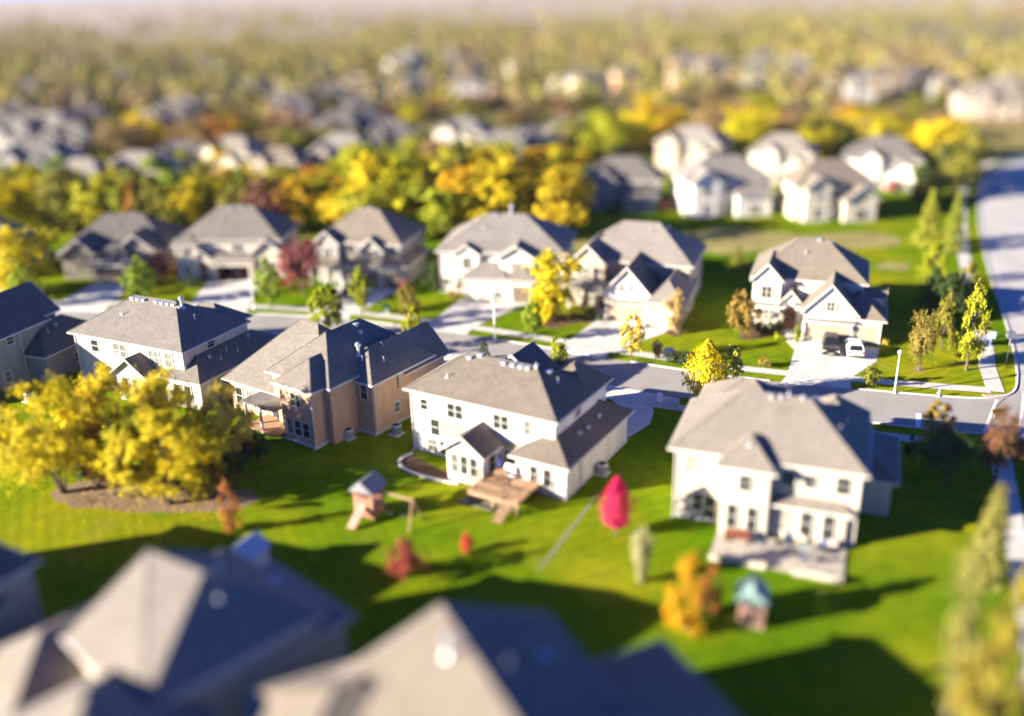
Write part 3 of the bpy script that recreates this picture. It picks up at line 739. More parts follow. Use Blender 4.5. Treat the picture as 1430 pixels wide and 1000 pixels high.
# ---- Z: shaded house at the left edge
Z = House('two_storey_house', 'grey house in blue shade at the left edge with a lower wing towards the street', U(0,440,9.0), -20, 'grey', 'roof_grey')
Z.vol(-13, -1.8, -3.8, 7.0, 6.0, 'hip', .66)
Z.vol(-5.5, .9, 3.6, 13.0, 3.2, 'hip', .66)
Z.vol(-9.5, -3.2, 4.0, 10.0, 6.0, 'gy', .85)
Z.win('E', -1.8, -1.5, 4.0, 1.0, 1.5); Z.win('E', -1.8, -1.5, .9, 1.0, 1.5); Z.win('E', -1.8, 2.0, 4.9, .9, .8); Z.win('S', -4.5, -3.8, 4, 1.2, 1.4, 2); Z.win('S', -4.5, -3.8, .9, 1.2, 1.6, 2)
Z.win('E', -1.8, .8, 1.0, .8, 1.2); Z.win('E', .9, 8.0, 1.0, .8, 1.0)
Z.pipe(-3.4, 1.0); Z.pipe(-2.9, .2); Z.pipe(-1.0, 6.4); Z.vent(-6, 2, 'box'); Z.vent(-1.4, 8, 'round'); Z.spout(-1.74, 3.3, 5.9)
Z.finish()
# ---- F: white house with the two cars
Fh = House('two_storey_house', 'white corner house with stone front, arched red-brown door and two cars on its drive', U(1048,386,6.0), -20, 'white', 'roof_light')
Fh.vol(.42, 13.0, .6, 10.2, 6.0, 'hip', .74)
Fh.vol(.5, 3.7, -.75, 5, 5.9, 'gy', 1.1, oh=.36)
Fh.vol(3.75, 6.3, -.95, 1.5, 3.1, 'gy', 1.15, oh=.36)
Fh.vol(6.75, 12.4, -4.0, 4.5, 3.5, 'gy', 1.1, oh=.4)
Fh.vol(10.2, 15.3, -3.7, 5.2, 3.1, 'hip', .72)
Fh.vol(13.3, 15.4, .8, 2.9, 4.35, 'gx', .7, oh=.25)
Fh.win('S', 2.1, -.75, 3.7, 1.1, 1.5, 2, True); Fh.win('S', 1.4, -.75, .7, .6, 1.7); Fh.win('S', 2.6, -.75, .7, 1.1, 1.7, 2)
Fh.win('S', 9.57, -4.0, 3.8, .75, 1.1, 2, True); Fh.win('S', 5.2, .6, 4.3, 1.0, 1.0)
Fh.garage('S', 9.55, -4.0, 4.9, 2.2); Fh.garage('S', 13.9, -3.7, 2.4, 2.2)
Fh.door('S', 5.02, -.95, .12, 1.5, 1.95, None, True)
Fh.win('E', 15.3, 1.0, 1.0, .9, 1.2)
m = MB(); m.box(4.0, 6.05, -2.1, -.97, 0, .12); m.box(4.3, 5.75, -2.5, -2.1, 0, .06); Fh.part('front_step', m, 'walk')
Fh.veneer(3.78, 4.15, -.95, .5, 2.4); Fh.veneer(5.9, 6.7, -.95, .5, 2.6); Fh.veneer(.52, 3.68, -.72, .5, 1.0); Fh.veneer(6.78, 7.0, -4.0, -3.5, 1.1); Fh.veneer(12.12, 12.37, -4.0, -3.6, 1.1)
m = MB(); m.box(6.6, 12.55, -4.4, -4.02, 2.62, 2.78); Fh.part('canopy', m, 'roof_light')
m = MB(); m.box(.4, 3.8, -1.25, -.77, 2.95, 3.12); Fh.part('canopy', m, 'roof_light')
for k in range(2):
    m = MB(); x = (7.0, 12.2)[k]
    m.box(x-.07, x+.07, -4.2, -4.0, 2.0, 2.3); m.tube((x,-4.15,1.75),(x,-4.15,2.0),.09,.06,8); m.build('wall_lamp', M['iron'], Fh.root)
Fh.vent(7.4, 5.2, 'box'); Fh.pipe(6.0, 3.4); Fh.vent(8.8, 5.3, 'round'); Fh.spout(.47, -.4, 5.8); Fh.spout(15.25, -3.62, 3.0); Fh.spout(6.72, -3.9, 3.3)
Fh.finish()
# ---- H6
H6 = House('two_storey_house', 'beige house with tall white gabled garage right of the brilliant yellow tree', U(805,355,6.0), -20, 'beige', 'roof_light')
H6.vol(.4, 15.2, -1.2, 9.0, 5.9, 'hip', .74)
H6.vol(.1, 4.6, -2.9, 4, 5.7, 'gy', .95, oh=.36)
H6.vol(11.6, 15.5, -8.6, 1.5, 3.2, 'hip', .95)
H6.vol(4.4, 6.0, -4.2, -.5, 3.0, 'hip', .6)
H6.vol(-.1, 5.5, -4.3, -2.0, 2.9, 'hip', .5, walls=False)
H6.win('S', 1.7, -2.9, 3.6, 1.2, 1.7, 2); H6.win('S', 3.4, -2.9, 3.6, .6, 1.7); H6.win('S', 1.2, -2.9, .8, .9, 1.7); H6.win('S', 2.8, -2.9, .8, .9, 1.7)
for x in (5.6, 6.7, 7.8): H6.win('S', x, -1.2, 4.2, .6, 1.1)
H6.win('S', 13.3, -1.2, 4.4, .8, .7)
H6.door('S', 4.95, -4.2, .1, .9, 2.2)
columns(H6, (.2, 2.0, 3.9), -4.2, 0, 2.75, .2, 'stone')
# the white garage wing is a part of its own, with its own siding
gw = House.__new__(House); gw.root = H6.root; gw.W, gw.R, gw.G, gw.S = MB(), MB(), MB(), MB(); gw.vols = []; gw.k = 9; gw.z0 = 0; gw.wall, gw.roof, gw.trim = 'white', 'roof_light', 'trim'
gw.vol(5.75, 11.5, -7.5, 1.0, 3.4, 'gy', 1.12, oh=.42)
gw.garage('S', 8.5, -7.5, 4.8, 2.2); gw.win('S', 7.9, -7.5, 3.9, .35, .9); gw.win('S', 9.1, -7.5, 3.9, .35, .9)
m = MB(); m.box(5.7, 11.55, -8.0, -7.52, 2.6, 2.8); m.build('canopy', M['roof_light'], H6.root)
H6.garage('S', 13.4, -8.6, 2.5, 2.2, M['gdoorw']); H6.veneer(11.45, 11.9, -8.6, -7.4, 2.9)
H6.win('E', 15.2, 3, 4.3, .9, 1.3); H6.win('E', 15.5, -3, 1.2, .8, 1.2)
H6.vent(8.4, 4.4, 'box'); H6.pipe(9.2, 2.5); H6.vent(11.2, 4.7, 'round'); H6.pipe(12.4, 4.4); H6.spout(11.6, -7.55, 3.2); H6.spout(15.55, -8.4, 3.1)
H6.finish(); gw.finish()
# ---- H5
H5 = House('two_storey_house', 'white two-storey house with arched front window and garage on the broad driveway', U(615,342,6.0), -10, 'white', 'roof_light')
H5.vol(.4, 17.4, -2.6, 9.6, 5.9, 'hip', .6)
H5.vol(2.6, 6.0, -3.2, 1, 5.6, 'gy', .7, oh=.3)
H5.vol(9.0, 13.6, -4.2, 3, 5.6, 'gy', .62, oh=.42)
H5.vol(4.4, 10.2, -5.5, -1, 3.1, 'hip', .6)
H5.vol(10.3, 13.7, -6.0, -1, 3.15, 'hip', .7)
H5.win('S', 1.6, -2.6, 3.9, .5, 1.0); H5.win('S', 4.3, -3.2, 3.7, 1.1, 1.5, 2)
for x in (.95, 1.6, 2.25): H5.win('S', x, -2.6, 1.2, .42, .8)
H5.win('S', 11.2, -4.2, 3.9, 1.2, 1.1, 2); H5.win('S', 15.5, -2.6, 4, 1.1, 1.4, 2); H5.win('S', 15.5, -2.6, .9, 1.1, 1.6, 2); H5.win('S', 3.3, -3.2, .9, .7, 1.6)
H5.garage('S', 7.5, -5.5, 4.8, 2.2, M['gdoorw']); H5.garage('S', 12.2, -6.0, 2.3, 2.2, M['gdoord'])
H5.vent(9.5, 3.4, 'flue'); H5.vent(7.4, 3.2, 'box'); H5.pipe(6, 1); H5.spout(.46, -2.66, 5.8); H5.spout(13.75, -5.8, 3.1); H5.spout(4.4, -5.56, 3.0); H5.finish()
# ---- H3
H3 = House('two_storey_house', 'grey two-storey house with bay gable and dark twin garage doors beside the maroon tree', U(442,330,6.0), -15, 'grey', 'roof_light')
H3.vol(.6, 13.4, -1.8, 8.0, 5.9, 'hip', .72)
H3.vol(1.0, 4.4, -2.6, 3, 5.7, 'gy', .9, oh=.34)
H3.vol(7.8, 11.2, -2.7, 3, 4.9, 'gy', .95, oh=.4)
H3.vol(5.6, 11.2, -3.5, 1, 3.1, 'hip', .6)
H3.vol(10.2, 14.6, -3.3, 6.0, 3.15, 'hip', .66)
H3.vol(.2, 5.4, -3.9, -1.5, 2.9, 'hip', .5, walls=False)
H3.win('S', 2.7, -2.6, 3.7, 1.1, 1.4, 2); H3.win('S', 6.2, -1.8, 4.0, 1.0, 1.2); H3.win('S', 9.5, -2.7, 4.0, .9, 1.1, 2); H3.win('S', 2.5, -2.6, .8, 1.2, 1.5, 2); H3.win('E', 13.4, 3, 4.2, .9, 1.2); H3.win('E', 14.6, 2, 1.2, .8, 1.1)
H3.garage('S', 8.4, -3.5, 4.4, 2.2, M['gdoord']); H3.garage('S', 12.8, -3.3, 2.4, 2.2, M['gdoord']); H3.door('S', 4.95, -1.8, .1, 1.0, 2.2)
columns(H3, (.4, 2.9, 5.2), -3.8, 0, 2.75, .16); H3.veneer(11.0, 11.5, -3.5, -3.0, 2.3)
H3.pipe(7, 1.5); H3.vent(7.5, 3.0, 'box'); H3.spout(.66, -1.86, 5.8); H3.finish()
# ---- H2
H2 = House('two_storey_house', 'cream two-storey house with an open dark garage left of the maroon tree', U(247,331,6.0), -4, 'cream', 'roof')
H2.vol(.5, 15.4, -1.2, 8.8, 5.9, 'hip', .72, walls=False)
for q in ((.5,5.25,-1.2,8.8,0,5.85),(11.55,15.4,-1.2,8.8,0,5.85),(5.25,11.55,4.6,8.79,0,5.85),(5.25,11.55,-1.19,4.6,2.6,5.85),(5.2,5.9,-2.2,-1.2,0,3.1),(10.9,11.6,-2.2,-1.2,0,3.1),(5.9,10.9,-2.2,-1.2,2.2,3.1)): H2.W.box(*q)
m = MB(); m.box(5.26,11.54,-2.19,4.59,-.02,.04); H2.part('garage_floor', m, 'garage_in')
H2.vol(.3, 3.6, -2.2, 3, 5.4, 'hip', .7, oh=.34)
H2.vol(11.6, 15.9, -1.9, 4, 4.0, 'gy', .85)
H2.vol(5.2, 11.6, -2.2, 1, 3.2, 'hip', .6, walls=False)
H2.vol(2.9, 5.2, -2.0, 0, 3.3, 'gy', .9, oh=.3)
H2.win('S', 2, -2.2, 3.6, 1.2, 1.2, 2); H2.win('S', 9.2, -1.2, 4.1, 1.5, 1.0, 2); H2.win('S', 1.8, -2.2, .8, 1.1, 1.5, 2); H2.win('S', 13.8, -1.9, 1.0, 1.4, 1.5, 2)
m = MB(); m.box(5.7,5.9,-2.3,-2.2,0,2.36); m.box(10.9,11.1,-2.3,-2.2,0,2.36); m.box(5.9,10.9,-2.3,-2.2,2.2,2.36); H2.part('garage_frame', m, 'trim'); H2.door('S', 4.0, -2.0, .1, 1.3, 2.1, None, True)
H2.veneer(5.25, 5.75, -2.2, -1.8, 2.7); H2.veneer(11.1, 11.55, -2.2, -1.8, 2.7); H2.veneer(2.92, 3.3, -2.0, -1.6, 2.4)
H2.vent(7.4, 3.2, 'box'); H2.pipe(6.4, 1.5); H2.vent(9, 3.4, 'round'); H2.spout(.56, -2.26, 5.3); H2.finish()
# ---- H1, H0
H1 = House('bungalow', 'low brown house with broad dark gabled roof between the yellow tree and the cream house', (-67.5, 143.3, 0), 0, 'taupe', 'roof_grey')
H1.vol(.4, 16.6, -4.5, 6.0, 3.5, 'hip', .78)
H1.vol(1.6, 7.0, -7.2, 0, 3.4, 'gy', .85)
H1.vol(9.2, 15.4, -6.3, 0, 3.5, 'gy', .82)
H1.vol(6.6, 12.2, -8.6, -3, 3.2, 'hip', .66)
H1.garage('S', 9.3, -8.6, 4.7, 2.2, M['gdoord']); H1.win('S', 4.3, -7.2, .9, 1.7, 1.5, 2); H1.win('S', 13.6, -6.3, .9, 1.4, 1.5, 2); H1.win('S', 4.3, -7.2, 3.5, .8, .9)
H1.veneer(6.62, 6.9, -8.6, -7, 1.2); H1.pipe(8, -1); H1.vent(10, .8, 'box'); H1.finish('darkstone')
H0 = House('bungalow', 'house at the far left edge, mostly hidden by the large yellow tree', (-88, 143.5, 0), 3, 'taupe', 'roof_grey')
H0.vol(0, 14.2, -4.5, 6.0, 3.4, 'hip', .78); H0.vol(8.6, 14.2, -8.0, 0, 3.3, 'gy', .8); H0.garage('S', 11.4, -8.0, 4.4, 2.2, M['gdoord']); H0.win('S', 4, -4.5, .9, 1.6, 1.5, 2); H0.win('S', 11.4, -8, 3.3, .8, .8); H0.pipe(7, -1); H0.finish('darkstone')
# ---- foreground roofs
E2 = House('two_storey_house', 'foreground house at the lower left with one sunlit roof slope and broad blue-shaded slopes', U(80,881,6.0), -44, 'beige', 'roof_light')
E2.vol(1.2, 9.6, .4, 10.8, 6.0, 'hx', .66); E2.vol(-.6, 6, 4.5, 10.6, 5.6, 'hip', .55); E2.vol(1.5, 9.4, 6, 13, 4.5, 'hip', .5); E2.vol(-5, 3, -4.5, 5.0, 3.2, 'hip', .6); E2.vol(3.6, 14, -7, 3, 4.4, 'hip', .66)
E2.win('N', 1, 10.6, 3.6, 1.2, 1.4, 2); E2.win('N', 6, 13, .9, 1.2, 1.5, 2); E2.win('W', -.6, 8, 3.6, 1, 1.3); E2.vent(4.5, 8, 'round'); E2.vent(5.5, 11, 'box'); E2.pipe(7, 6.5); E2.finish()
E3 = House('two_storey_house', 'foreground house at the bottom centre with a pale sunlit slope left of its blue-shaded roof', U(428,985,6.0), -66, 'cream', 'roof_light')
E3.vol(-1.0, 16, 2, 14, 5.9, 'gx', .42); E3.vol(-3.0, 4, -2, 6, 5.0, 'hip', .5); E3.vol(1.8, 16, 4, 20, 4.0, 'hip', .4)
E3.win('W', -1, 8, 3.4, 1.2, 1.3, 2); E3.win('N', 5, 20, .9, 1.4, 1.5, 2); E3.vent(3, 12, 'box'); E3.vent(2.2, 7, 'flue'); E3.pipe(4, 9.5); E3.finish()
E1 = House('two_storey_house', 'foreground house at the left edge, only its blue-shaded roof corner in view', U(-60,745,6.0), -30, 'grey', 'roof_grey')
E1.vol(-9, 7.5, -12, .2, 6.0, 'hip', .62); E1.vol(1.0, 8.0, -9, -2.5, 4.6, 'hip', .6); E1.win('N', 3, .2, 4, 1.2, 1.4, 2); E1.pipe(3, -4); E1.finish()

# ------------------------------------------------------------------ plants
def leaf_mesh(name, P, Nn, size, rng, aspect=.75):
    n = len(P)
    Nn = Nn/np.maximum(1e-6, np.linalg.norm(Nn, axis=1))[:,None]
    rv = rng.normal(size=(n,3)); T = np.cross(Nn, rv); T /= np.maximum(1e-6, np.linalg.norm(T, axis=1))[:,None]
    B = np.cross(Nn, T); s = (size*rng.uniform(.55, 1.35, n))[:,None]
    V = np.empty((n,4,3)); V[:,0] = P-T*s; V[:,1] = P-B*s*aspect+Nn*s*.25; V[:,2] = P+T*s; V[:,3] = P+B*s*aspect+Nn*s*.25
    me = bpy.data.meshes.new(name)
    me.vertices.add(n*4); me.vertices.foreach_set('co', V.reshape(-1))
    me.loops.add(n*4); me.loops.foreach_set('vertex_index', np.arange(n*4, dtype=np.int32))
    me.polygons.add(n); me.polygons.foreach_set('loop_start', np.arange(0, n*4, 4, dtype=np.int32))
    me.update(calc_edges=True); me.materials.append(M['L_green'])
    return me
def crown_points(kind, n, rng):
    """points in a unit plant: height 0..1, width 1 (x, y in -.5...5)"""
    Cs = []
    if kind == 'round':
        for i in range(26):
            d = rng.normal(size=3); d /= np.linalg.norm(d); r = rng.uniform(.35, 1)**.6
            c = d*r*np.array([.33,.33,.29]); c[2] += .6; Cs.append((c, rng.uniform(.11,.19)))
        Cs.append((np.array([0,0,.6]), .24))
    elif kind == 'spread':
        for i in range(52):
            a = rng.uniform(0, 6.28); r = .42*math.sqrt(rng.uniform(0,1)); z = .24+(.64*(1-.55*(r/.42)**2))*rng.uniform(.05,1.08)**.7
            Cs.append((np.array([r*math.cos(a), r*math.sin(a), z]), rng.uniform(.06,.125)))
    elif kind == 'oval':
        for i in range(26):
            z = rng.uniform(.3,.94); t = (z-.22)/.78; rr = .36*math.sin(math.pi*min(1,max(.08,t))**.75)
            a = rng.uniform(0,6.28); r = rr*rng.uniform(.35,1)
            Cs.append((np.array([r*math.cos(a), r*math.sin(a), z]), rng.uniform(.07,.14)*(1.15-.5*t)))
    elif kind == 'teardrop':
        for i in range(30):
            z = rng.uniform(.2,.97); t = (z-.18)/.8; rr = .42*(t+.18)**.4*(1-t)**.75*1.45
            a = rng.uniform(0,6.28); r = rr*rng.uniform(.4,1)
            Cs.append((np.array([r*math.cos(a), r*math.sin(a), z]), rng.uniform(.07,.12)))
    elif kind == 'flame':
        t = rng.uniform(0,1,n); a = rng.uniform(0,6.28,n); z = .16+.84*t
        rr = .5*np.sin(np.pi*np.clip(t,.0,1)**.72)**.75*(1-t)**.12*1.02*rng.uniform(.5,1.12,n)*(1+.16*np.sin(a*4+t*8)+.1*np.sin(a*9+t*23))
        P = np.stack([rr*np.cos(a), rr*np.sin(a), z],1); Q = np.stack([np.cos(a),np.sin(a),.4+0*a],1)+rng.normal(size=(n,3))*.4
        return P, Q
    elif kind == 'column':
        for i in range(24):
            z = rng.uniform(.08,.95); rr = .36*(1-max(0,z-.6)/.55)
            a = rng.uniform(0,6.28); r = rr*rng.uniform(.2,1)
            Cs.append((np.array([r*math.cos(a), r*math.sin(a), z]), rng.uniform(.08,.15)))
    elif kind == 'bush':
        for i in range(22):
            a = rng.uniform(0,6.28); r = .36*math.sqrt(rng.uniform(0,1)); z = rng.uniform(.2,.8)*(1-.7*(r/.4)**2)+.1
            Cs.append((np.array([r*math.cos(a), r*math.sin(a), z]), rng.uniform(.1,.18)))
    elif kind == 'clump':   # multi-stemmed, several upright heads
        for k in range(5):
            a = rng.uniform(0,6.28); R0 = rng.uniform(.1,.28); top = rng.uniform(.72,.95)
            for i in range(8):
                z = rng.uniform(.2, top); c = np.array([R0*math.cos(a)*(.5+z*.7), R0*math.sin(a)*(.5+z*.7), z])+rng.normal(size=3)*.05
                Cs.append((c, rng.uniform(.08,.14)))
    if kind == 'conifer':
        P = []; Q = []
        nb = 90; per = max(4, n//nb)
        for i in range(nb):
            z = .06+.92*(i/nb)**.9; rr = .5*(1-z)**.8*rng.uniform(.65,1.1)+.015; a = i*2.4+rng.uniform(-.3,.3)
            t = rng.uniform(.1,1,per)**.6
            x = np.stack([np.cos(a)*rr*t, np.sin(a)*rr*t, z-.10*t*rr/.4+.06*t**2*rr/.4], 1)
            x += rng.normal(size=(per,3))*np.array([.035,.035,.016])*(1.3-z)
            P.append(x); q = rng.normal(size=(per,3))*.5; q[:,2] += 1; q[:,0] += math.cos(a)*.7; q[:,1] += math.sin(a)*.7; Q.append(q)
        return np.concatenate(P), np.concatenate(Q)
    if kind == 'plume':
        t = rng.uniform(0,1,n); a = rng.uniform(0,6.28,n); s = rng.uniform(.0,1,n)**.6
        r = .08+.36*s*t**.8
        P = np.stack([r*np.cos(a), r*np.sin(a), t*(1-.25*s**2)],1); Q = np.stack([np.cos(a),np.sin(a),.3+0*a],1)+rng.normal(size=(n,3))*.4
        return P, Q
    per = max(6, n//len(Cs)); P = []; Q = []
    cc = np.mean([c for c, r in Cs], axis=0); ns = 9; pl = max(2, per//ns)
    for c, r in Cs:
        out = c-cc; out = out/(np.linalg.norm(out)+1e-6)
        for _ in range(ns):      # leafy twigs fanning out from each limb
            d = rng.normal(size=3)*.75+out*.75+np.array([0,0,.25]); d /= np.linalg.norm(d)
            t = rng.uniform(.05, 1, pl)[:,None]**.8; ln = r*rng.uniform(.8,1.9)
            p = c+d*t*ln+np.array([0,0,-1])*(t**2)*ln*rng.uniform(.0,.35)+rng.normal(size=(pl,3))*r*.2*(1.15-t*.5)
            P.append(p); Q.append(d*.6+out*.5+rng.normal(size=(pl,3))*.55+np.array([0,0,.35]))
    return np.concatenate(P), np.concatenate(Q)
    for c, r in Cs:
        d = rng.normal(size=(per,3)); d /= np.linalg.norm(d,axis=1)[:,None]
        P.append(c+d*(r*rng.uniform(.6,1.15,per))[:,None]*np.array([1,1,.8])); Q.append(d*1.1+rng.normal(size=(per,3))*.5+np.array([0,0,.2]))
    return np.concatenate(P), np.concatenate(Q)
SETS = {'round':(8500,.0155,.34),'spread':(17000,.0112,.5),'oval':(5200,.0215,.28),'teardrop':(6500,.019,.2),'column':(2600,.03,.1),'bush':(1500,.042,.1),'clump':(9000,.0165,.2),'conifer':(9000,.02,.08),'plume':(1200,.045,.05),'flame':(4200,.024,.2)}
def trunk_mesh(kind, rng):
    m = MB(); tp = {'round':.62,'spread':.5,'oval':.85,'teardrop':.85,'column':.8,'bush':.4,'clump':.4,'conifer':.95,'plume':.3,'flame':.7}[kind]
    r = {'round':.022,'spread':.018,'oval':.016,'teardrop':.02,'column':.03,'bush':.025,'clump':.02,'conifer':.026,'plume':.03,'flame':.02}[kind]
    if kind in ('clump','spread','bush'):
        for k in range(4 if kind != 'bush' else 6):
            a = k*1.7+rng.uniform(0,.8); p = Vector((0.015*math.cos(a),0.015*math.sin(a),-.02)); rr = r
            for j in range(4):
                q = p+Vector((math.cos(a)*(.05+.03*j), math.sin(a)*(.05+.03*j), tp*.4)) if kind != 'bush' else p+Vector((math.cos(a)*.07, math.sin(a)*.07, tp*.3))
                m.tube(p, q, rr, rr*.72, 6, False); rr *= .72
                m.tube(q, q+Vector((math.cos(a+1.3)*.12, math.sin(a+1.3)*.12, .12)), rr*.8, rr*.3, 5, False)
                p = q
                if p.z > .82: break
    else:
        m.lathe([(r*1.5,-.03),(r*1.1,.03),(r,.12)],8)
        p = Vector((0,0,.1)); rr = r
        for j in range(6):
            q = Vector((rng.uniform(-.015,.015), rng.uniform(-.015,.015), .1+(tp-.1)*(j+1)/6))
            m.tube(p, q, rr, rr*.8, 7, False); rr *= .8; p = q
            if j >= 1:
                for _ in range(3):
                    a = rng.uniform(0,6.28); l = {'round':.32,'oval':.2,'teardrop':.22,'column':.18,'conifer':.2}.get(kind,.15)*(1-.08*j)
                    m.tube(q, q+Vector((math.cos(a)*l, math.sin(a)*l, l*(.75 if kind != 'conifer' else .1))), rr*.6, rr*.15, 5, False)
    return m.mesh('trunk', M['bark'])
PROTO = {}
def proto(kind, lod, var):
    k = (kind, lod, var)
    if k not in PROTO:
        rng = np.random.default_rng(hash((len(kind)*7+ord(kind[0])*3+ord(kind[1]), lod, var)) % 100000)
        n, s, _ = SETS[kind]
        if lod: n = int(n*.3); s *= 1.8
        P, Q = crown_points(kind, n, rng)
        PROTO[k] = (leaf_mesh('crown', P, Q, s, rng), trunk_mesh(kind, rng))
    return PROTO[k]
trnd = random.Random(11)
def plant(kind, mat, x, y, h, w, label, name='tree', group=None, lod=0, cat=None, bark='bark'):
    c, t = proto(kind, lod, trnd.randrange(4 if lod else 3))
    r = empty(name, (x, y, 0), trnd.uniform(0, 6.28))
    tag(r, label, cat or name.replace('_',' ').split()[-1], group)
    sw = w*trnd.uniform(.95,1.05)
    o = put('crown', c, r, (0,0,0), 0, M[mat]); o.scale = (sw, sw*trnd.uniform(.9,1.1), h)
    if kind != 'plume':
        o2 = put('trunk', t, r, (0,0,0), 0, M[bark]); o2.scale = (h*.8, h*.8, h)
    return r
def tpx(kind, mat, px, yb, yt, wpx, label, name='tree', group=None, lod=0, cat=None, bark='bark'):
    x, y = g2(px, yb); h = height_for(x, y, yt); dep = Pj(x, y, h*.6)[2]
    return plant(kind, mat, x, y, h, wpx*dep/F*{'oval':1.36,'teardrop':1.15,'column':1.2,'clump':1.5}.get(kind,1.06), label, name, group, lod, cat, bark)
ST = 'young trees planted along the street'
tpx('clump','L_yellow',42,408,313,92,'large golden-yellow tree in front of the leftmost bungalow','tree')
tpx('oval','L_green',43,428,366,44,'bright green young tree below the leftmost golden tree','tree',ST)
tpx('oval','L_green',199,426,360,42,'bright green street tree between the first two driveways','tree',ST)
tpx('round','L_maroon',224,396,349,34,'dull purple-brown tree behind a bright green street tree','tree')
tpx('bush','L_orange',250,388,361,28,'orange-red bush beside the cream house with the open garage','shrub')
tpx('bush','L_dark',272,402,382,24,'dark green bush on the lawn left of a bright driveway','shrub')
tpx('bush','L_ygreen',262,422,409,12,'small yellowish shrub at the edge of a driveway','shrub')
tpx('bush','L_maroon',58,420,404,18,'low reddish shrub beside the leftmost young green tree','shrub')
tpx('oval','L_green',379,431,362,40,'green street tree just left of the maroon tree','tree',ST)
tpx('bush','L_red',391,401,383,22,'red shrub beside the maroon tree','shrub')
tpx('round','L_maroon',424,412,325,62,'broad maroon tree on the lawn of the grey gabled house','tree')
tpx('oval','L_ygreen',506,440,372,30,'narrow yellow-green street tree in front of dark twin garage doors','tree',ST)
tpx('oval','L_ygreen',459,470,396,44,'bushy yellow-green tree rising from behind the many-gabled roof','tree')
tpx('oval','L_rust',572,448,395,32,'thin reddish tree on the lawn left of the broad bright driveway','tree')
tpx('oval','L_ygreen',578,488,426,30,'slender yellow-green tree standing by the near kerb behind the gabled roofs','tree')
tpx('bush','L_red',566,408,390,16,'small dark red shrub by the corner of a grey house','shrub')
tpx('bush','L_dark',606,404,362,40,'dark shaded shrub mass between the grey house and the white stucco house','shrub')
tpx('bush','L_rust',636,418,398,24,'reddish shrub at the corner of the white stucco house','shrub')
tpx('oval','L_green',743,476,418,30,'thin green street tree right of the broad bright driveway','tree',ST)
tpx('clump','L_yellow',775,445,346,74,'brilliant yellow multi-stemmed tree between the white stucco house and the beige house','tree',None,0,None,'barkpale')
tpx('bush','L_ygreen',764,446,425,22,'yellow-green shrub at the foot of the brilliant yellow tree','shrub')
for x,yb,yt,w,l in ((808,448,436,12,'small round shrub in the mulch left of the beige house'),(825,445,430,14,'dark green shrub left of the white garage'),(838,449,436,12,'clipped green shrub beside the white garage corner'),(850,444,424,10,'slim dark shrub against the white garage')):
    tpx('bush','L_dark',x,yb,yt,w,l,'shrub')
tpx('oval','L_lemon',882,505,436,32,'pale yellow street tree in the middle of the front lawns','tree',ST)
tpx('clump','L_peach',944,464,405,30,'peach-coloured tree by the right corner of the beige house','tree',None,0,None,'barkpale')
tpx('bush','L_ygreen',780,506,466,28,'yellow young tree over a dark shrub on the near kerb','tree')
tpx('bush','L_dark',779,508,492,30,'dark low juniper under a yellow young tree','shrub')
tpx('teardrop','L_dark',677,503,479,22,'small dark conifer behind the white house','conifer')
tpx('plume','L_tanbrown',917,500,475,18,'brown tuft of ornamental grass by the hedge','ornamental grass',None,0,'grass')
for x,yb,yt,w,l in ((942,506,488,22,'dark hedge bush next to a pale utility box'),(957,508,488,22,'middle dark bush of the low hedge on the front lawn'),(971,506,487,20,'end bush of the low hedge nearest the big golden tree')):
    tpx('bush','L_dark',x,yb,yt,w,l,'shrub')
tpx('oval','L_rust',1036,471,406,42,'russet and yellow tree at the left corner of the white corner house','tree')
tpx('bush','L_rust',1068,512,494,18,'small russet sapling in the middle of the corner house lawn','shrub')
for x,yb,yt,w,l in ((1060,466,447,20,'dark clipped shrub under the left front window'),(1076,466,446,22,'dark shrub mass beside the arched entrance'),(1089,464,446,14,'rounded dark shrub left of the front path')):
    tpx('bush','L_dark',x,yb,yt,w,l,'shrub')
tpx('column','L_green',1111,477,454,9,'small upright evergreen beside the front path','shrub'); tpx('bush','L_ygreen',1086,475,463,12,'yellow-green low shrub at the bend of the front path','shrub')
tpx('bush','L_lemon',1235,483,470,11,'small lemon shrub at the right corner of the third garage','shrub')
tpx('bush','L_maroon',1060,553,535,18,'twiggy purple-brown shrub at the near kerb','shrub')
tpx('flame','L_yellow',984,566,474,56,'big golden tree behind the roof of the house with the patio','tree')
tpx('teardrop','L_lemon',1020,562,488,62,'lighter golden tree leaning over the street at the right of its darker neighbour','tree')
tpx('oval','L_olive',1216,541,509,28,'thin olive sapling between pavement and lawn of the corner house','tree',ST)
tpx('round','L_rust',1283,517,434,46,'red-tipped yellowish tree on the corner lawn near the tall street lamp','tree',ST)
tpx('teardrop','L_olive',1314,487,415,36,'olive-green tree just behind the red-tipped corner tree','tree')
tpx('teardrop','L_ygreen',1349,517,407,48,'tallest yellow-green tree on the corner lawn beside the avenue footpath','tree',ST)
AV = 'tall trees lined up beside the avenue'
tpx('conifer','L_conif',1293,345,262,48,'tall lime-yellow conifer, broadest of the row beside the avenue','conifer',AV)
tpx('conifer','L_conif',1329,352,264,38,'tall lime-yellow conifer nearest the avenue footpath','conifer',AV)
tpx('teardrop','L_ygreen',1300,400,338,50,'rounded yellow-green tree below two tall lime conifers','tree',AV)
tpx('teardrop','L_olive',1349,418,369,34,'small sunlit olive tree by the avenue footpath','tree',AV)
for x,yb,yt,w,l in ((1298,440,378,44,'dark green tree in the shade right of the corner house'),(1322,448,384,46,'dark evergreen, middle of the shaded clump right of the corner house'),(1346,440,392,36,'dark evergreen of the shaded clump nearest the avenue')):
    tpx('teardrop','L_dark',x,yb,yt,w,l,'evergreen',AV)
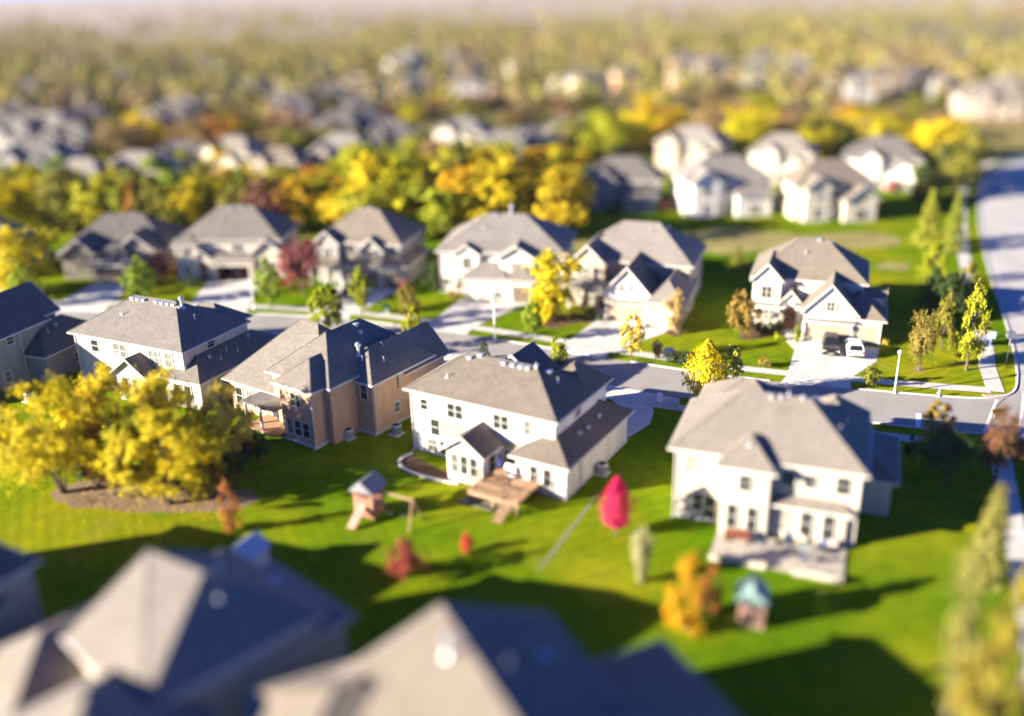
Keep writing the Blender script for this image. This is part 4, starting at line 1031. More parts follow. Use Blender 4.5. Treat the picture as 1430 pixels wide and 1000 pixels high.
tpx('column','L_olive',1030,370,344,18,'small olive tree on the dry ground behind the front row','tree'); tpx('bush','L_olive',1046,376,360,22,'low olive shrub on the dry ground behind the front row','shrub')
# corner trees in the lower right
tpx('oval','L_rust',1297,655,560,56,'russet-tipped tree by the street behind the house with the patio','tree')
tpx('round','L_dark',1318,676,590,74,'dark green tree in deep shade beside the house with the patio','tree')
tpx('bush','L_dark',1272,640,606,20,'small dark shrub at the edge of the shaded side lawn','shrub')
tpx('round','L_redrust',1388,676,570,70,'red-topped tree beside the yellow sign at the corner','tree')
tpx('conifer','L_dullconif',1374,812,672,80,'pale lime conifer on the lawn at the right side of the photo','conifer')
tpx('teardrop','L_dullgold',1424,960,762,110,'large golden tree cut off by the right edge of the photo','tree')
tpx('column','L_dullconif',1322,1010,770,56,'tall narrow yellow-green tree in the lower right foreground','tree')
tpx('column','L_dullgold',1362,1060,905,90,'olive-gold tree at the bottom right corner','tree')
# back lawns
tpx('flame','L_magenta',861,748,664,42,'bright magenta teardrop-shaped tree on the back lawn','tree')
tpx('plume','L_pale',895,812,738,38,'pale feathery ornamental grass clump below the magenta tree','ornamental grass',None,0,'grass')
tpx('bush','L_dullred',567,806,752,56,'broad dull red shrub on the back lawn below the play tower','shrub')
tpx('bush','L_red',653,770,742,20,'small scarlet shrub alone on the back lawn','shrub')
tpx('column','L_gold',960,880,778,60,'yellow upright shrub near the teal-topped play tower','shrub')
tpx('bush','L_orange',990,856,786,34,'orange-brown shrub right beside the yellow upright shrub','shrub')
tpx('column','L_orange',325,742,676,26,'narrow orange-topped young tree by the bare soil','tree')
# yellow group left
YG = 'golden trees on bare soil behind the cream house'
tpx('spread','L_lemongold',88,688,528,160,'wide golden tree at the left end of the group on bare soil','tree',YG)
tpx('spread','L_lemongold',165,655,506,120,'golden tree rising highest in front of the cream house','tree',YG)
tpx('spread','L_orange',138,682,594,80,'orange-brown tree low between two golden trees','tree',YG)
tpx('spread','L_lemongold',236,704,572,150,'dense golden tree nearest the camera in the group on bare soil','tree',YG)
tpx('spread','L_lemongold',240,664,510,120,'gold-orange tree before the small gable of the cream house','tree',YG)
tpx('spread','L_lemon',322,650,530,80,'thin lemon tree at the right end of the golden group','tree',YG)
tpx('spread','L_ygreen',200,680,552,100,'yellow-green tree in the middle of the group on bare soil','tree',YG)
tpx('bush','L_maroon',336,640,598,44,'dark red shrub in shade at the wall of the tan house','shrub')
tpx('bush','L_dark',360,640,600,44,'dark shrub in shade under the tan house terrace','shrub')
tpx('bush','L_orange',292,676,622,46,'rust-coloured shrub under the right side of the golden trees','shrub')
tpx('bush','L_dark',318,668,612,56,'large dark green shrub between the golden trees and the tan house','shrub')
tpx('bush','L_olive',284,694,646,50,'olive shrub at the right end of the bare soil','shrub')
tpx('bush','L_dark',128,668,622,46,'dark shrub in the middle of the golden trees','shrub')
tpx('round','L_dark',2,622,520,50,'dark evergreen at the left edge beside the shaded grey house','tree')

# ------------------------------------------------------------------ woods and belts behind the front row
def belt(specs, n, seed, zone, group, lod=1):
    """specs: pixel box x0,x1,ybase0,ybase1, crown height px lo,hi, width px lo,hi, [(material, colour word, weight)]"""
    rr = random.Random(seed); x0,x1,y0,y1,h0,h1,w0,w1,cols = specs
    for i in range(n):
        x = x0+(x1-x0)*((i+.5+rr.uniform(-.45,.45))/n); yb = rr.uniform(y0,y1)
        mat, word = rr.choices([c[:2] for c in cols], [c[2] for c in cols])[0]
        kind = rr.choices(['round','oval','clump','teardrop'], [5,2,3,1])[0]
        tpx(kind, mat, x, yb, yb-rr.uniform(h0,h1)*1.22, rr.uniform(w0,w1)*1.35, '%s tree %s' % (word, zone), 'tree', group, lod)
YGR = [('L_yellow','yellow',3),('L_ygreen','yellow-green',5),('L_olive','olive',4),('L_green','green',1.5),('L_gold','golden',1),('L_maroon','dark red',.5),('L_orange','orange',.35)]
belt((-25,250,316,334,50,74,40,58,YGR), 15, 1, 'in the belt behind the bungalows at the left', 'tree belt behind the front row')
belt((250,480,316,332,50,74,40,58,YGR), 13, 2, 'in the belt behind the cream and grey houses', 'tree belt behind the front row')
belt((-20,480,276,298,32,50,38,56,YGR), 20, 3, 'in the second belt, farther behind the front row', 'second tree belt')
GLD = [('L_gold','golden',3),('L_yellow','yellow',5),('L_olive','olive',2),('L_ygreen','yellow-green',4),('L_orange','orange-brown',.3)]
belt((480,785,326,342,62,92,62,86,GLD), 14, 4, 'in the tall grove behind the white stucco house', 'tall golden grove')
belt((490,775,290,308,62,88,58,84,GLD), 12, 5, 'in the back of the tall golden grove', 'tall golden grove')
belt((560,720,262,276,38,56,50,70,GLD), 5, 6, 'on the crest of the tall golden grove', 'tall golden grove')
BRN = [('L_orange','orange-brown',1.3),('L_tanbrown','tan-brown',5),('L_gold','golden',1),('L_olive','olive',3),('L_maroon','dull red',.5),('L_yellow','yellow',.8)]
belt((120,480,206,222,28,48,40,60,BRN), 16, 7, 'in the brown wood beyond the left houses', 'brown autumn wood')
belt((120,420,184,196,20,32,34,54,BRN), 12, 8, 'at the back of the brown wood', 'brown autumn wood')
belt((-20,170,240,270,24,38,28,42,YGR), 10, 9, 'between the far left roofs', 'trees among the far roofs')
belt((150,560,246,272,22,36,28,42,YGR), 24, 10, 'among the mid-distance roofs', 'trees among the far roofs')
GRT = [('L_yellow','yellow',5),('L_gold','golden',2),('L_ygreen','yellow-green',2),('L_tanbrown','tan',1),('L_olive','olive',2)]
belt((790,1340,206,226,32,56,40,64,GRT), 20, 11, 'in the golden wood behind the far right houses', 'golden wood on the right')
belt((790,1330,184,196,24,38,38,58,GRT), 18, 12, 'at the back of the golden wood on the right', 'golden wood on the right')
belt((560,800,218,236,20,34,30,46,GRT), 13, 13, 'in the gap between grove and golden wood', 'trees among the far roofs')
belt((1285,1356,236,300,34,60,30,46,[('L_olive','olive',3),('L_dark','dark green',2),('L_ygreen','yellow-green',2)]), 9, 14, 'crowding the bend of the avenue', 'trees at the avenue bend')
TAN = [('L_tanbrown','tan-brown',5),('L_olive','olive',4),('L_yellow','yellow',1),('L_ygreen','yellow-green',1.5),('L_maroon','dull purple',.8)]
belt((-20,800,166,178,18,28,26,44,TAN), 20, 15, 'in the hazy middle distance left', 'hazy middle-distance trees')
belt((480,1440,148,160,15,26,28,46,TAN), 20, 16, 'in the hazy middle distance right', 'hazy middle-distance trees')
belt((-20,700,146,156,12,22,24,40,TAN), 12, 17, 'among the hazy roofs far left', 'hazy middle-distance trees')
for x,yb,yt,w,mt,l in ((1243,268,246,12,'L_magenta','crimson small tree beside a far right white house'),(1277,262,238,14,'L_magenta','crimson small tree at the right end of the far right houses'),(858,300,282,20,'L_dark','dark bush behind the slate-walled house'),(930,296,276,18,'L_maroon','dull red bush between two far houses'),(780,262,244,20,'L_red','red tree at the edge of the grove')):
    tpx('bush',mt,x,yb,yt,w,l,'shrub')
# far woods: beyond the named trees, one mass of crowns out to the horizon
rng = np.random.default_rng(5)
ys = []; PP = []; QQ = []; SS = []
for k in range(4600):
    d = 305*math.exp(rng.uniform(0, 2.2)**1.0*rng.uniform(.45,1)); a = rng.uniform(-.62, .68); x = d*math.tan(a)+0; y = d
    if math.sin(x*.012+1)*math.cos(y*.009+x*.004) < -.25 and rng.uniform() < .8: continue
    hh = rng.uniform(6, 14); ww = rng.uniform(4, 9); n = 44
    dd = rng.normal(size=(n,3)); dd /= np.linalg.norm(dd,axis=1)[:,None]
    PP.append(np.array([x,y,hh*.55])+dd*np.array([ww*.5,ww*.5,hh*.42])*rng.uniform(.55,1.05,(n,1))); QQ.append(dd+np.array([0,0,.4]))
me = leaf_mesh('far_woods', np.concatenate(PP), np.concatenate(QQ), .95, rng, .9)
m, nt, b = nodes('far_leaves')
tc = N(nt,'ShaderNodeTexCoord'); n1 = noise(nt, tc.outputs['Object'], .012, 3, .6); n2 = noise(nt, tc.outputs['Object'], .09, 2)
ad = N(nt,'ShaderNodeMath',operation='MULTIPLY_ADD'); L(nt,n2.outputs['Fac'],ad.inputs[0]); ad.inputs[1].default_value=.5; L(nt,n1.outputs['Fac'],ad.inputs[2])
k = ramp(nt, ad.outputs[0], [(.5,(.17,.1,.085)),(.62,(.19,.18,.05)),(.74,(.3,.27,.06)),(.86,(.24,.16,.1)),(1,(.22,.2,.06))])
L(nt,k.outputs[0],b.inputs['Base Color']); b.inputs['Roughness'].default_value=.8; b.inputs['Specular IOR Level'].default_value=.1
o = put('far_woods', me, None, (0,0,0), 0, m); tag(o, 'hazy mass of autumn trees fading towards the horizon', 'woods', None, 'stuff')

# ------------------------------------------------------------------ houses behind
def far_house(x, yb, wpx, wall, roof, label, seed, group, th=None, detail=True, deep=.65):
    gx_, gy_ = g2(x, yb); dep = Pj(gx_, gy_, 0)[2]; w = wpx*dep/F; rr = random.Random(seed)
    th = rr.uniform(-30, 20) if th is None else th
    w = max(10, min(18, w)); d = w*deep
    h = House('far_house' if not detail else 'two_storey_house', (gx_, gy_) and label, (gx_-w/2*math.cos(R_(th)), gy_-w/2*math.sin(R_(th)), 0), th, wall, roof, 'trim', group)
    z = rr.uniform(5.2, 6.2)
    h.vol(0, w, 0, d, z, 'hip', rr.uniform(.6,.8))
    a = rr.uniform(.05,.2)*w; h.vol(a, a+w*.3, -1.6, d*.5, z-.1, 'gy', .85)
    h.vol(w*.55, w*.95, -2.6, d*.5, z-2.2, rr.choice(['gy','hip']), .75)
    if rr.random() < .6: h.vol(w*.5, w*.85, d*.5, d+2, z-.3, 'hip', .75)
    h.win('S', a+w*.15, -1.6, z-2.1, 1.3, 1.3, 2); h.win('S', w*.5, 0, z-2.1, 1.2, 1.3, 2)
    if detail:
        for u in (.2,.36): h.win('S', a+w*(u-.05), -1.6, .7, 1.0, 1.7)
        h.win('S', w*.86, 0, z-2.0, 1.2, 1.3, 2); h.win('E', w, d*.5, z-2.0, 1.0, 1.3); h.win('S', w*.48, 0, .2, 1.5, 2.1, 2)
        h.pipe(w*.4, d*.3); h.vent(w*.5, d*.55, 'box')
    h.win('S', w*.75, -2.6, .5, 1.9, 1.6, 2)
    return h.finish()
FR = 'houses backing onto the far lawn'
far_house(866,292,106,'grey','roof_grey','slate-grey house left end of the row across the far lawn',21,FR,-12)
far_house(1016,299,122,'white','roof_light','white-walled house with a tan roof across the far lawn',22,FR,6)
far_house(1086,256,84,'cream','roof_light','tall pale house set back between two houses of the far lawn',23,FR,-25)
far_house(1164,306,112,'cream','roof_light','cream house with a brown roof nearest the avenue conifers',24,FR,4)
far_house(1228,262,100,'white','roof_grey','grey-roofed pale house next to the crimson trees',25,FR,-20)
far_house(958,238,90,'beige','roof_light','beige house half hidden behind the slate-grey one and the white one',26,FR,-30)
LR = 'roofs among the trees at the left'
for i,(x,yb,w,wl,rf,l) in enumerate([
 (45,258,96,'grey','roof_grey','blue-grey roofed house at the left beyond the belt'),(185,276,100,'beige','roof_light','broad tan-roofed house just behind the left tree belt'),
 (252,248,70,'cream','roof_grey','small pale house with a dark roof left of centre'),(318,250,84,'cream','roof_light','long pale house right of the small dark-roofed one'),
 (475,250,86,'beige','roof_light','tan-roofed house left of the golden grove'),(385,262,70,'beige','roof_light','low tan house half hidden in yellow trees'),(8,292,70,'beige','roof_light','tan roof at the left edge above the tree belt'),(110,284,80,'cream','roof_light','pale tan roof second from the left edge'),
 (545,214,60,'grey','roof_grey','dark-roofed house at the left shoulder of the golden grove'),(640,216,74,'cream','roof_grey','pale house peeping over the golden grove'),(700,236,60,'beige','roof_light','pale roof on the right of the grove crest'),(792,214,70,'cream','roof_grey','cream house left of the golden wood'),(745,226,56,'grey','roof_grey','grey house right of the grove crest')]):
    far_house(x,yb,w,wl,rf,l,40+i,LR,None,False)
FZ = 'hazy roofs far off'
frnd = random.Random(77)
extra = [(frnd.uniform(-20,560), frnd.uniform(98,205), frnd.uniform(40,62)) for _ in range(26)]+[(frnd.uniform(560,1440), frnd.uniform(98,140), frnd.uniform(38,50)) for _ in range(14)]
for i,(x,yb,w) in enumerate([(18,178,50),(70,200,60),(95,222,70),(112,166,60),(38,138,44),(170,132,44),(196,116,40),(402,160,54),(446,124,40),(384,138,40),(496,140,46),(460,164,54),(650,140,44),(694,150,44),(826,136,50),(880,124,40),(120,190,56),(20,215,60),(1200,142,46),(1248,134,44),(1292,124,40),(1324,140,44),(236,134,36),(300,112,34),(560,112,36),(730,108,34),(960,132,40),(1050,118,34)]+extra):
    rr = random.Random(90+i); wl = rr.choice(['cream','grey','beige','taupe','tan']); rf = rr.choice(['roof_grey','roof_light','roof_grey'])
    far_house(x,yb,w,wl,rf,'%s-walled small house with %s roof, one of the hazy far roofs' % (wl, {'roof_grey':'dark grey','roof_light':'tan'}[rf]),90+i,FZ,None,False)
for i,(x,yb,w,l) in enumerate([(1384,164,84,'large pale building at the upper right edge, left of two'),(1428,146,80,'large pale building at the upper right corner')]):
    far_house(x,yb,w,'beige','roof_light',l,130+i,'pale buildings at the upper right',-10,False)

# leaves dropped on the grass below the trees that are turning
PP = []; QQ = []
for px, py, rad, n in ((88,688,6,700),(200,690,8,1300),(236,704,6,900),(775,445,4,350),(1000,564,4,260),(1036,471,2.5,160),(1283,517,2.5,150),(861,748,2.5,200),(40,408,5,300),(960,880,2.5,160),(424,412,3,180),(1388,676,4,260),(567,806,2.5,160)):
    x, y = g2(px, py); r = rad*np.sqrt(rng.uniform(0,1,n)); a = rng.uniform(0,6.28,n)
    PP.append(np.stack([x+r*np.cos(a)+1, y+r*np.sin(a)+.4, np.full(n,.05)],1)); QQ.append(rng.normal(size=(n,3))*.25+np.array([0,0,1]))
o = put('fallen_leaves', leaf_mesh('fallen_leaves', np.concatenate(PP), np.concatenate(QQ), .07, rng), None, (0,0,0), 0, M['L_gold'])
tag(o, 'yellow and brown leaves dropped on the lawns below the trees', 'leaves', None, 'stuff')

# ------------------------------------------------------------------ cars
def car(name, label, x, y, rz, paint, suv=True, group=None):
    """nose towards -y in its own frame"""
    r = empty(name, (x, y, .03), rz); tag(r, label, 'car', group)
    L_, W = 4.6, 1.84; hh = 1.62 if suv else 1.45
    def loft(secs, mat, nm):
        m = MB(); n = len(secs[0])
        for s in secs: m.v += [tuple(p) for p in s]
        for k in range(len(secs)-1):
            for i in range(n): m.f.append((k*n+i, (k+1)*n+i, (k+1)*n+(i+1)%n, k*n+(i+1)%n))
        m.f.append(tuple(range(n))); m.f.append(tuple(range(len(secs)*n-1, (len(secs)-1)*n-1, -1)))
        me = m.mesh(nm, mat)
        for p in me.polygons: p.use_smooth = True
        o = put(nm, me, r)
        md = o.modifiers.new('bevel', 'EDGE_SPLIT'); md.split_angle = R_(38)
        return o
    def sec(y_, w, z0, z1, cr=.16):
        w /= 2; return [(-w+.08,y_,z0),(-w,y_,z0+.14),(-w,y_,z1-cr),(-w+cr*.7,y_,z1),(w-cr*.7,y_,z1),(w,y_,z1-cr),(w,y_,z0+.14),(w-.08,y_,z0)]
    body = [sec(-2.3,1.5,.34,.72),sec(-2.18,1.74,.26,.84),(sec(-1.7,W,.24,.96)),sec(-.95,W,.24,1.03),sec(.3,W,.24,1.04),sec(1.6,W,.24,1.04),sec(2.1,1.8,.26,1.02),sec(2.28,1.6,.36,.92)]
    loft(body, paint, 'body')
    def cab(y_, wb, wt, z0, z1): return [(-wb/2,y_,z0),(-wt/2,y_,z1),(wt/2,y_,z1),(wb/2,y_,z0)]
    ye = 2.12 if suv else 1.7
    m = MB(); zt = hh-.07
    base = [(-.78,-1.0),(.78,-1.0),(.8,ye),(-.8,ye)]; top = [(-.62,-.25),(.62,-.25),(.62,ye-.35),(-.62,ye-.35)]
    m.add([(a,b,1.0) for a,b in base]+[(a,b,zt) for a,b in top], [(0,1,5,4),(1,2,6,5),(2,3,7,6),(3,0,4,7),(4,5,6,7)])
    m.build('window_glass', M['carglass'], r)
    m = MB(); m.add([(a*1.03,b*1.02,zt) for a,b in top]+[(a*.9,b*.94+.02,hh) for a,b in top], [(0,1,5,4),(1,2,6,5),(2,3,7,6),(3,0,4,7),(4,5,6,7),(3,2,1,0)])
    for (a,b),(c,d) in zip(base, top): m.tube((a*1.005,b,1.0),(c*1.01,d,zt+.01),.05,.045,6)
    for sx in (-1,1): m.tube((sx*.805,.55,1.0),(sx*.635,.55,zt),.045,.04,6)
    m.build('roof', paint, r)
    for sx in (-1,1):
        for yy in (-1.42,1.38):
            w = MB(); w.tube((sx*.72,yy,.34),(sx*.94,yy,.34),.34,.34,20); o = w.build('wheel', M['tyre'], r)
            w = MB(); w.tube((sx*.93,yy,.34),(sx*.955,yy,.34),.22,.2,14); w.build('rim', M['rim'], o)
        w = MB(); w.box(sx*.68-.2, sx*.68+.2, -2.26, -2.1, .66, .8); w.build('headlight', M['headlight'], r)
        w = MB(); w.box(sx*.72-.14, sx*.72+.14, 2.14, 2.3, .72, .95); w.build('tail_light', M['taillight'], r)
        w = MB(); w.box(sx*.98-.1, sx*.98+.1, -.75, -.58, 1.0, 1.16); w.build('wing_mirror', paint, r)
    w = MB(); w.box(-.5,.5,-2.345,-2.2,.42,.64); w.build('grille', M['plastic'], r)
    w = MB(); w.box(-.8,.8,2.2,2.33,.36,.55); w.build('bumper', M['plastic'], r)
    w = MB(); w.box(-.25,.25,-2.36,-2.345,.44,.55); w.build('number_plate', M['metal'], r)
    w = MB(); w.box(-.25,.25,2.29,2.315,.62,.74); w.build('number_plate', M['metal'], r)
    return r
x, y = g2(1166,497); car('parked_car','black car facing the street on the wide driveway', x, y+1.6, R_(-17), M['carblack'])
x, y = g2(1199,500); car('parked_car','white hatchback parked nose-in beside the black car', x, y+1.6, R_(166), M['carwhite'], True)
x, y = g2(489,419); car('parked_car','dark vehicle on the driveway of the grey gabled house', x, y+1.5, R_(-20), M['carblack'])
p = H2.world(8.6, 1.2); o = car('parked_car','dark blue car inside the open garage', p[0], p[1], R_(176), M['carblue'])

# ------------------------------------------------------------------ street furniture
def lamp(px, yb, yt, label):
    x, y = g2(px, yb); h = height_for(x, y, yt)
    r = empty('street_lamp', (x, y, 0)); tag(r, label, 'street lamp', 'pale street lamps')
    m = MB(); m.lathe([(.2,0),(.2,.12),(.13,.2),(.1,.5),(.085,h*.6),(.07,h-.35)],10); m.build('post', M['white_paint'], r)
    m = MB(); m.lathe([(.08,h-.36),(.2,h-.3),(.24,h-.08),(.26,h-.06),(.1,h+.05),(.03,h+.12)],12); m.build('lamp_head', M['white_paint'], r)
lamp(355,432,391,'white street lamp in front of the house with the open garage')
lamp(691,471,421,'white street lamp beside the broad bright driveway')
lamp(1249,549,490,'tall white street lamp on the corner lawn by the street')
# signs
def post(r, h, rad=.04, mat='metal'):
    m = MB(); m.tube((0,0,0),(0,0,h),rad,rad,8); return m.build('post', M[mat], r)
x, y = g2(1388,606); r = empty('street_sign', (x,y,0), R_(15)); tag(r,'yellow sign over a small white plate by the red-topped tree','sign'); h = height_for(x,y,570); post(r,h)
m = MB(); m.box(-.75,.75,-.07,-.04,h-.42,h+.02); m.build('sign_board', M['yellow'], r); m = MB(); m.box(-.4,.4,-.065,-.04,h-.95,h-.55); m.build('sign_plate', M['white_paint'], r)
x, y = g2(1381,490); r = empty('street_sign', (x,y,0), R_(-20)); tag(r,'small pale blue sign on a post beside the avenue footpath','sign'); h = height_for(x,y,463); post(r,h)
m = MB(); m.box(-.42,.42,-.07,-.04,h-.8,h); m.build('sign_board', M['signblue'], r)
x, y = g2(1405,506); r = empty('stop_sign', (x,y,0), R_(160)); tag(r,'silver back of an octagonal sign at the avenue kerb','sign'); h = height_for(x,y,461); post(r,h)
m = MB(); pts = [(.55*math.cos(R_(22.5+45*i)), h-.55+.55*math.sin(R_(22.5+45*i))) for i in range(8)]
m.add([(a,-.07,b) for a,b in pts]+[(a,-.04,b) for a,b in pts], [tuple(range(8)), tuple(range(15,7,-1))]+[(i,8+i,8+(i+1)%8,(i+1)%8) for i in range(8)]); m.build('sign_board', M['metal'], r)
x, y = g2(1311,554); r = empty('fire_hydrant', (x,y,0)); tag(r,'pale yellow fire hydrant on the grass verge near the corner','hydrant')
m = MB(); m.lathe([(.17,0),(.17,.06),(.12,.08),(.12,.55),(.16,.57),(.16,.62),(.12,.66),(.07,.78),(.03,.82)],14); m.build('barrel', M['cream'], r)
for sx in (-1,1): m = MB(); m.tube((sx*.1,0,.44),(sx*.24,0,.44),.06,.07,10); m.build('nozzle', M['cream'], r)
def cabinet(px, yb, w, d, h, mat, label):
    x, y = g2(px, yb); r = empty('utility_box', (x,y,0), R_(-18)); tag(r, label, 'utility box')
    m = MB(); m.box(-w/2,w/2,-d/2,d/2,.08,h-.06); m.build('cabinet', M[mat], r)
    m = MB(); m.box(-w/2-.04,w/2+.04,-d/2-.04,d/2+.04,h-.06,h); m.build('lid', M[mat], r)
    m = MB(); m.box(-w/2-.12,w/2+.12,-d/2-.12,d/2+.12,0,.08); m.build('base', M['kerb'], r)
cabinet(540,436,.9,.6,1.0,'greenbox','green utility box on the lawn left of a thin reddish tree')
cabinet(934,499,1.0,.8,1.0,'bluebox','pale blue utility box in front of the dark hedge')
cabinet(921,561,.5,.4,.9,'white_paint','slim white box on the shaded lawn beside the curved driveway')
cabinet(940,568,1.1,.8,.6,'bluebox','low pale blue box on the shaded lawn beside the curved driveway')
def ac(px, yb, label):
    x, y = g2(px, yb); r = empty('air_conditioner', (x,y,0), R_(-31)); tag(r, label, 'air conditioner', 'air conditioners beside the houses')
    m = MB(); m.lathe([(.46,.06),(.48,.1),(.48,.9),(.44,.98)],16); m.build('body', M['metal'], r)
    for z in range(7): pass
    m = MB()
    for i in range(24):
        a = 2*math.pi*i/24; m.box(.47*math.cos(a)-.02,.47*math.cos(a)+.03,.47*math.sin(a)-.02,.47*math.sin(a)+.03,.12,.88)
    m.build('louvre', M['metal'], r)
    m = MB(); m.lathe([(.36,.981),(.36,1.0),(.1,1.04)],16); m.build('fan_guard', M['iron'], r)
    m = MB(); m.box(-.6,.6,-.6,.6,0,.06); m.build('base', M['kerb'], r)
ac(554,606,'grey air conditioner between the tan house and the white house'); ac(841,661,'pale air conditioner at the right side of the white house')
ac(487,612,'small pale unit in the corner of the tan house'); ac(42,560,'air conditioner in shade beside the left edge house')

# ------------------------------------------------------------------ deck, patio, play towers
p = C.world(12.3,-2.9); dk = empty('wooden_deck', (p[0],p[1],0), R_(-31)); tag(dk,'raised reddish wooden deck with railing and stairs behind the white house','deck')
m = MB()
for i in range(20): m.box(-2.4,2.4,-2.2+i*.2,-2.2+i*.2+.17,.95,1.0)
m.box(-2.4,2.4,-2.22,-2.2,.72,.94); m.build('platform', M['deckwood'], dk)
for x in (-2.3,0,2.3):
    for y in (-2.1,1.5): m = MB(); m.box(x-.08,x+.08,y-.08,y+.08,0,.95); m.build('post', M['deckwood'], dk)
def railing(a, b):
    m = MB(); a, b = Vector(a), Vector(b); L_ = (b-a).length; n = int(L_/.16)
    m.tube(a+Vector((0,0,1.0)), b+Vector((0,0,1.0)), .05,.05,6); m.tube(a+Vector((0,0,.12)), b+Vector((0,0,.12)), .035,.035,6)
    for i in range(n+1):
        p = a.lerp(b, i/n); m.tube(p+Vector((0,0,0)), p+Vector((0,0,1.0)), .045 if i%8==0 else .02, None, 5)
    m.build('railing', M['deckwood'], dk)
railing((-2.35,-2.15,1.0),(.9,-2.15,1.0)); railing((2.0,-2.15,1.0),(2.35,-2.15,1.0)); railing((-2.35,-2.15,1.0),(-2.35,.4,1.0)); railing((2.35,-2.15,1.0),(2.35,1.4,1.0))
m = MB()
for k in range(6): m.box(.95,1.95,-2.25-.28*(k+1),-2.25-.28*k-.02,.8-.15*k,.85-.15*k)
m.add([(.93,-2.2,.95),(.93,-2.2,.75),(.93,-4.0,-.02),(.93,-4.0,.1)],[(0,1,2,3)]); m.build('stairs', M['deckwood'], dk)
def table(p, rz, label, top='deckwood'):
    r = empty('garden_table', p, rz); tag(r, label, 'table')
    m = MB(); m.lathe([(.55,.7),(.58,.72),(.55,.745)],20); m.build('tabletop', M[top], r)
    for k in range(4): a = k*math.pi/2+.78; m = MB(); m.tube((.4*math.cos(a),.4*math.sin(a),0),(.3*math.cos(a),.3*math.sin(a),.7),.03,.03,6); m.build('leg', M['iron'], r)
def chair(p, rz, label, group=None, mat='cushion'):
    r = empty('garden_chair', p, rz); tag(r, label, 'chair', group)
    m = MB(); m.box(-.28,.28,-.26,.28,.4,.48); m.build('seat', M[mat], r)
    m = MB(); m.add([(-.28,.24,.48),(.28,.24,.48),(.28,.38,1.0),(-.28,.38,1.0),(-.28,.3,.48),(.28,.3,.48),(.28,.44,1.0),(-.28,.44,1.0)],[(0,1,2,3),(5,4,7,6),(0,4,5,1),(1,5,6,2),(2,6,7,3),(3,7,4,0)]); m.build('backrest', M[mat], r)
    for sx in (-1,1):
        for yy in (-.22,.24): m = MB(); m.tube((sx*.25,yy,0),(sx*.25,yy,.4),.025,.025,6); m.build('leg', M['iron'], r)
        m = MB(); m.box(sx*.31-.03,sx*.31+.03,-.24,.3,.62,.66); m.build('armrest', M['iron'], r)
p = C.world(11.4,-2.2); table((p[0],p[1],1.0),0,'small round table on the wooden deck')
p = C.world(10.9,-1.5); r = empty('folded_parasol',(p[0],p[1],1.0)); tag(r,'folded dark blue parasol on the wooden deck','parasol')
m = MB(); m.tube((0,0,0),(0,0,2.3),.025,.025,8); m.build('pole', M['metal'], r); m = MB(); m.lathe([(.2,.9),(.24,1.0),(.17,1.6),(.05,2.25)],12); m.build('canopy', M['blue'], r); m = MB(); m.lathe([(.3,0),(.28,.08),(.05,.1)],14); m.build('base', M['iron'], r)
p = C.world(11.9,-1.3); r = empty('barbecue',(p[0],p[1],1.0),R_(-31)); tag(r,'white covered barbecue against the wall on the deck','barbecue')
m = MB(); m.box(-.5,.5,-.3,.3,.1,.85); m.build('body', M['white_paint'], r); m = MB(); m.tube((-.5,0,.86),(.5,0,.86),.3,.3,14); m.build('lid', M['white_paint'], r)
slab('patio', [C.world(9.2,-5.6)[:2],C.world(13.6,-5.6)[:2],C.world(14.2,-4.2)[:2],C.world(9.8,-4.0)[:2]], .05, M['gravel'], 'small stone pad at the foot of the deck stairs', R_(-31))
pp = [D.world(4.2,-4.6),D.world(13.6,-4.6),D.world(13.6,-.2),D.world(4.2,-1.0)]
slab('patio', [q[:2] for q in pp], .12, M['patio'], 'pale concrete patio behind the cream house', R_(-21))
m = MB(); m.box(-4.7,-.6,-.18,.18,0,.5); m.box(1.2,4.7,-.18,.18,0,.5); p = D.world(8.9,-4.7)
w = m.build('garden_wall', M['stone'], None, (p[0],p[1],0), R_(-21)); tag(w,'low pale stone wall along the front of the patio','wall')
for i,(x,y,a,l) in enumerate([(9.6,-1.5,20,'dark blue patio chair left of the patio table'),(11.9,-1.4,-30,'dark blue patio chair right of the patio table'),(10.8,-3.3,175,'patio chair with its back to the camera'),(7.7,-2.0,60,'patio chair in the shade of the tall bay')]):
    p = D.world(x,y); chair((p[0],p[1],.12), R_(a-21), l, 'patio chairs behind the cream house')
p = D.world(10.8,-2.3); table((p[0],p[1],.12),0,'round patio table between dark chairs','metal')
p = D.world(5.8,-1.9); r = empty('garden_bench',(p[0],p[1],.12),R_(-21)); tag(r,'red-brown bench under the tall windows of the rear bay','bench')
m = MB(); m.box(-.9,.9,-.25,.25,.4,.46); m.build('seat', M['doorwood'], r); m = MB(); m.box(-.9,.9,.25,.31,.46,.9); m.build('backrest', M['doorwood'], r)
for sx in (-1,1): m = MB(); m.box(sx*.8-.05,sx*.8+.05,-.22,.22,0,.4); m.build('leg', M['doorwood'], r)
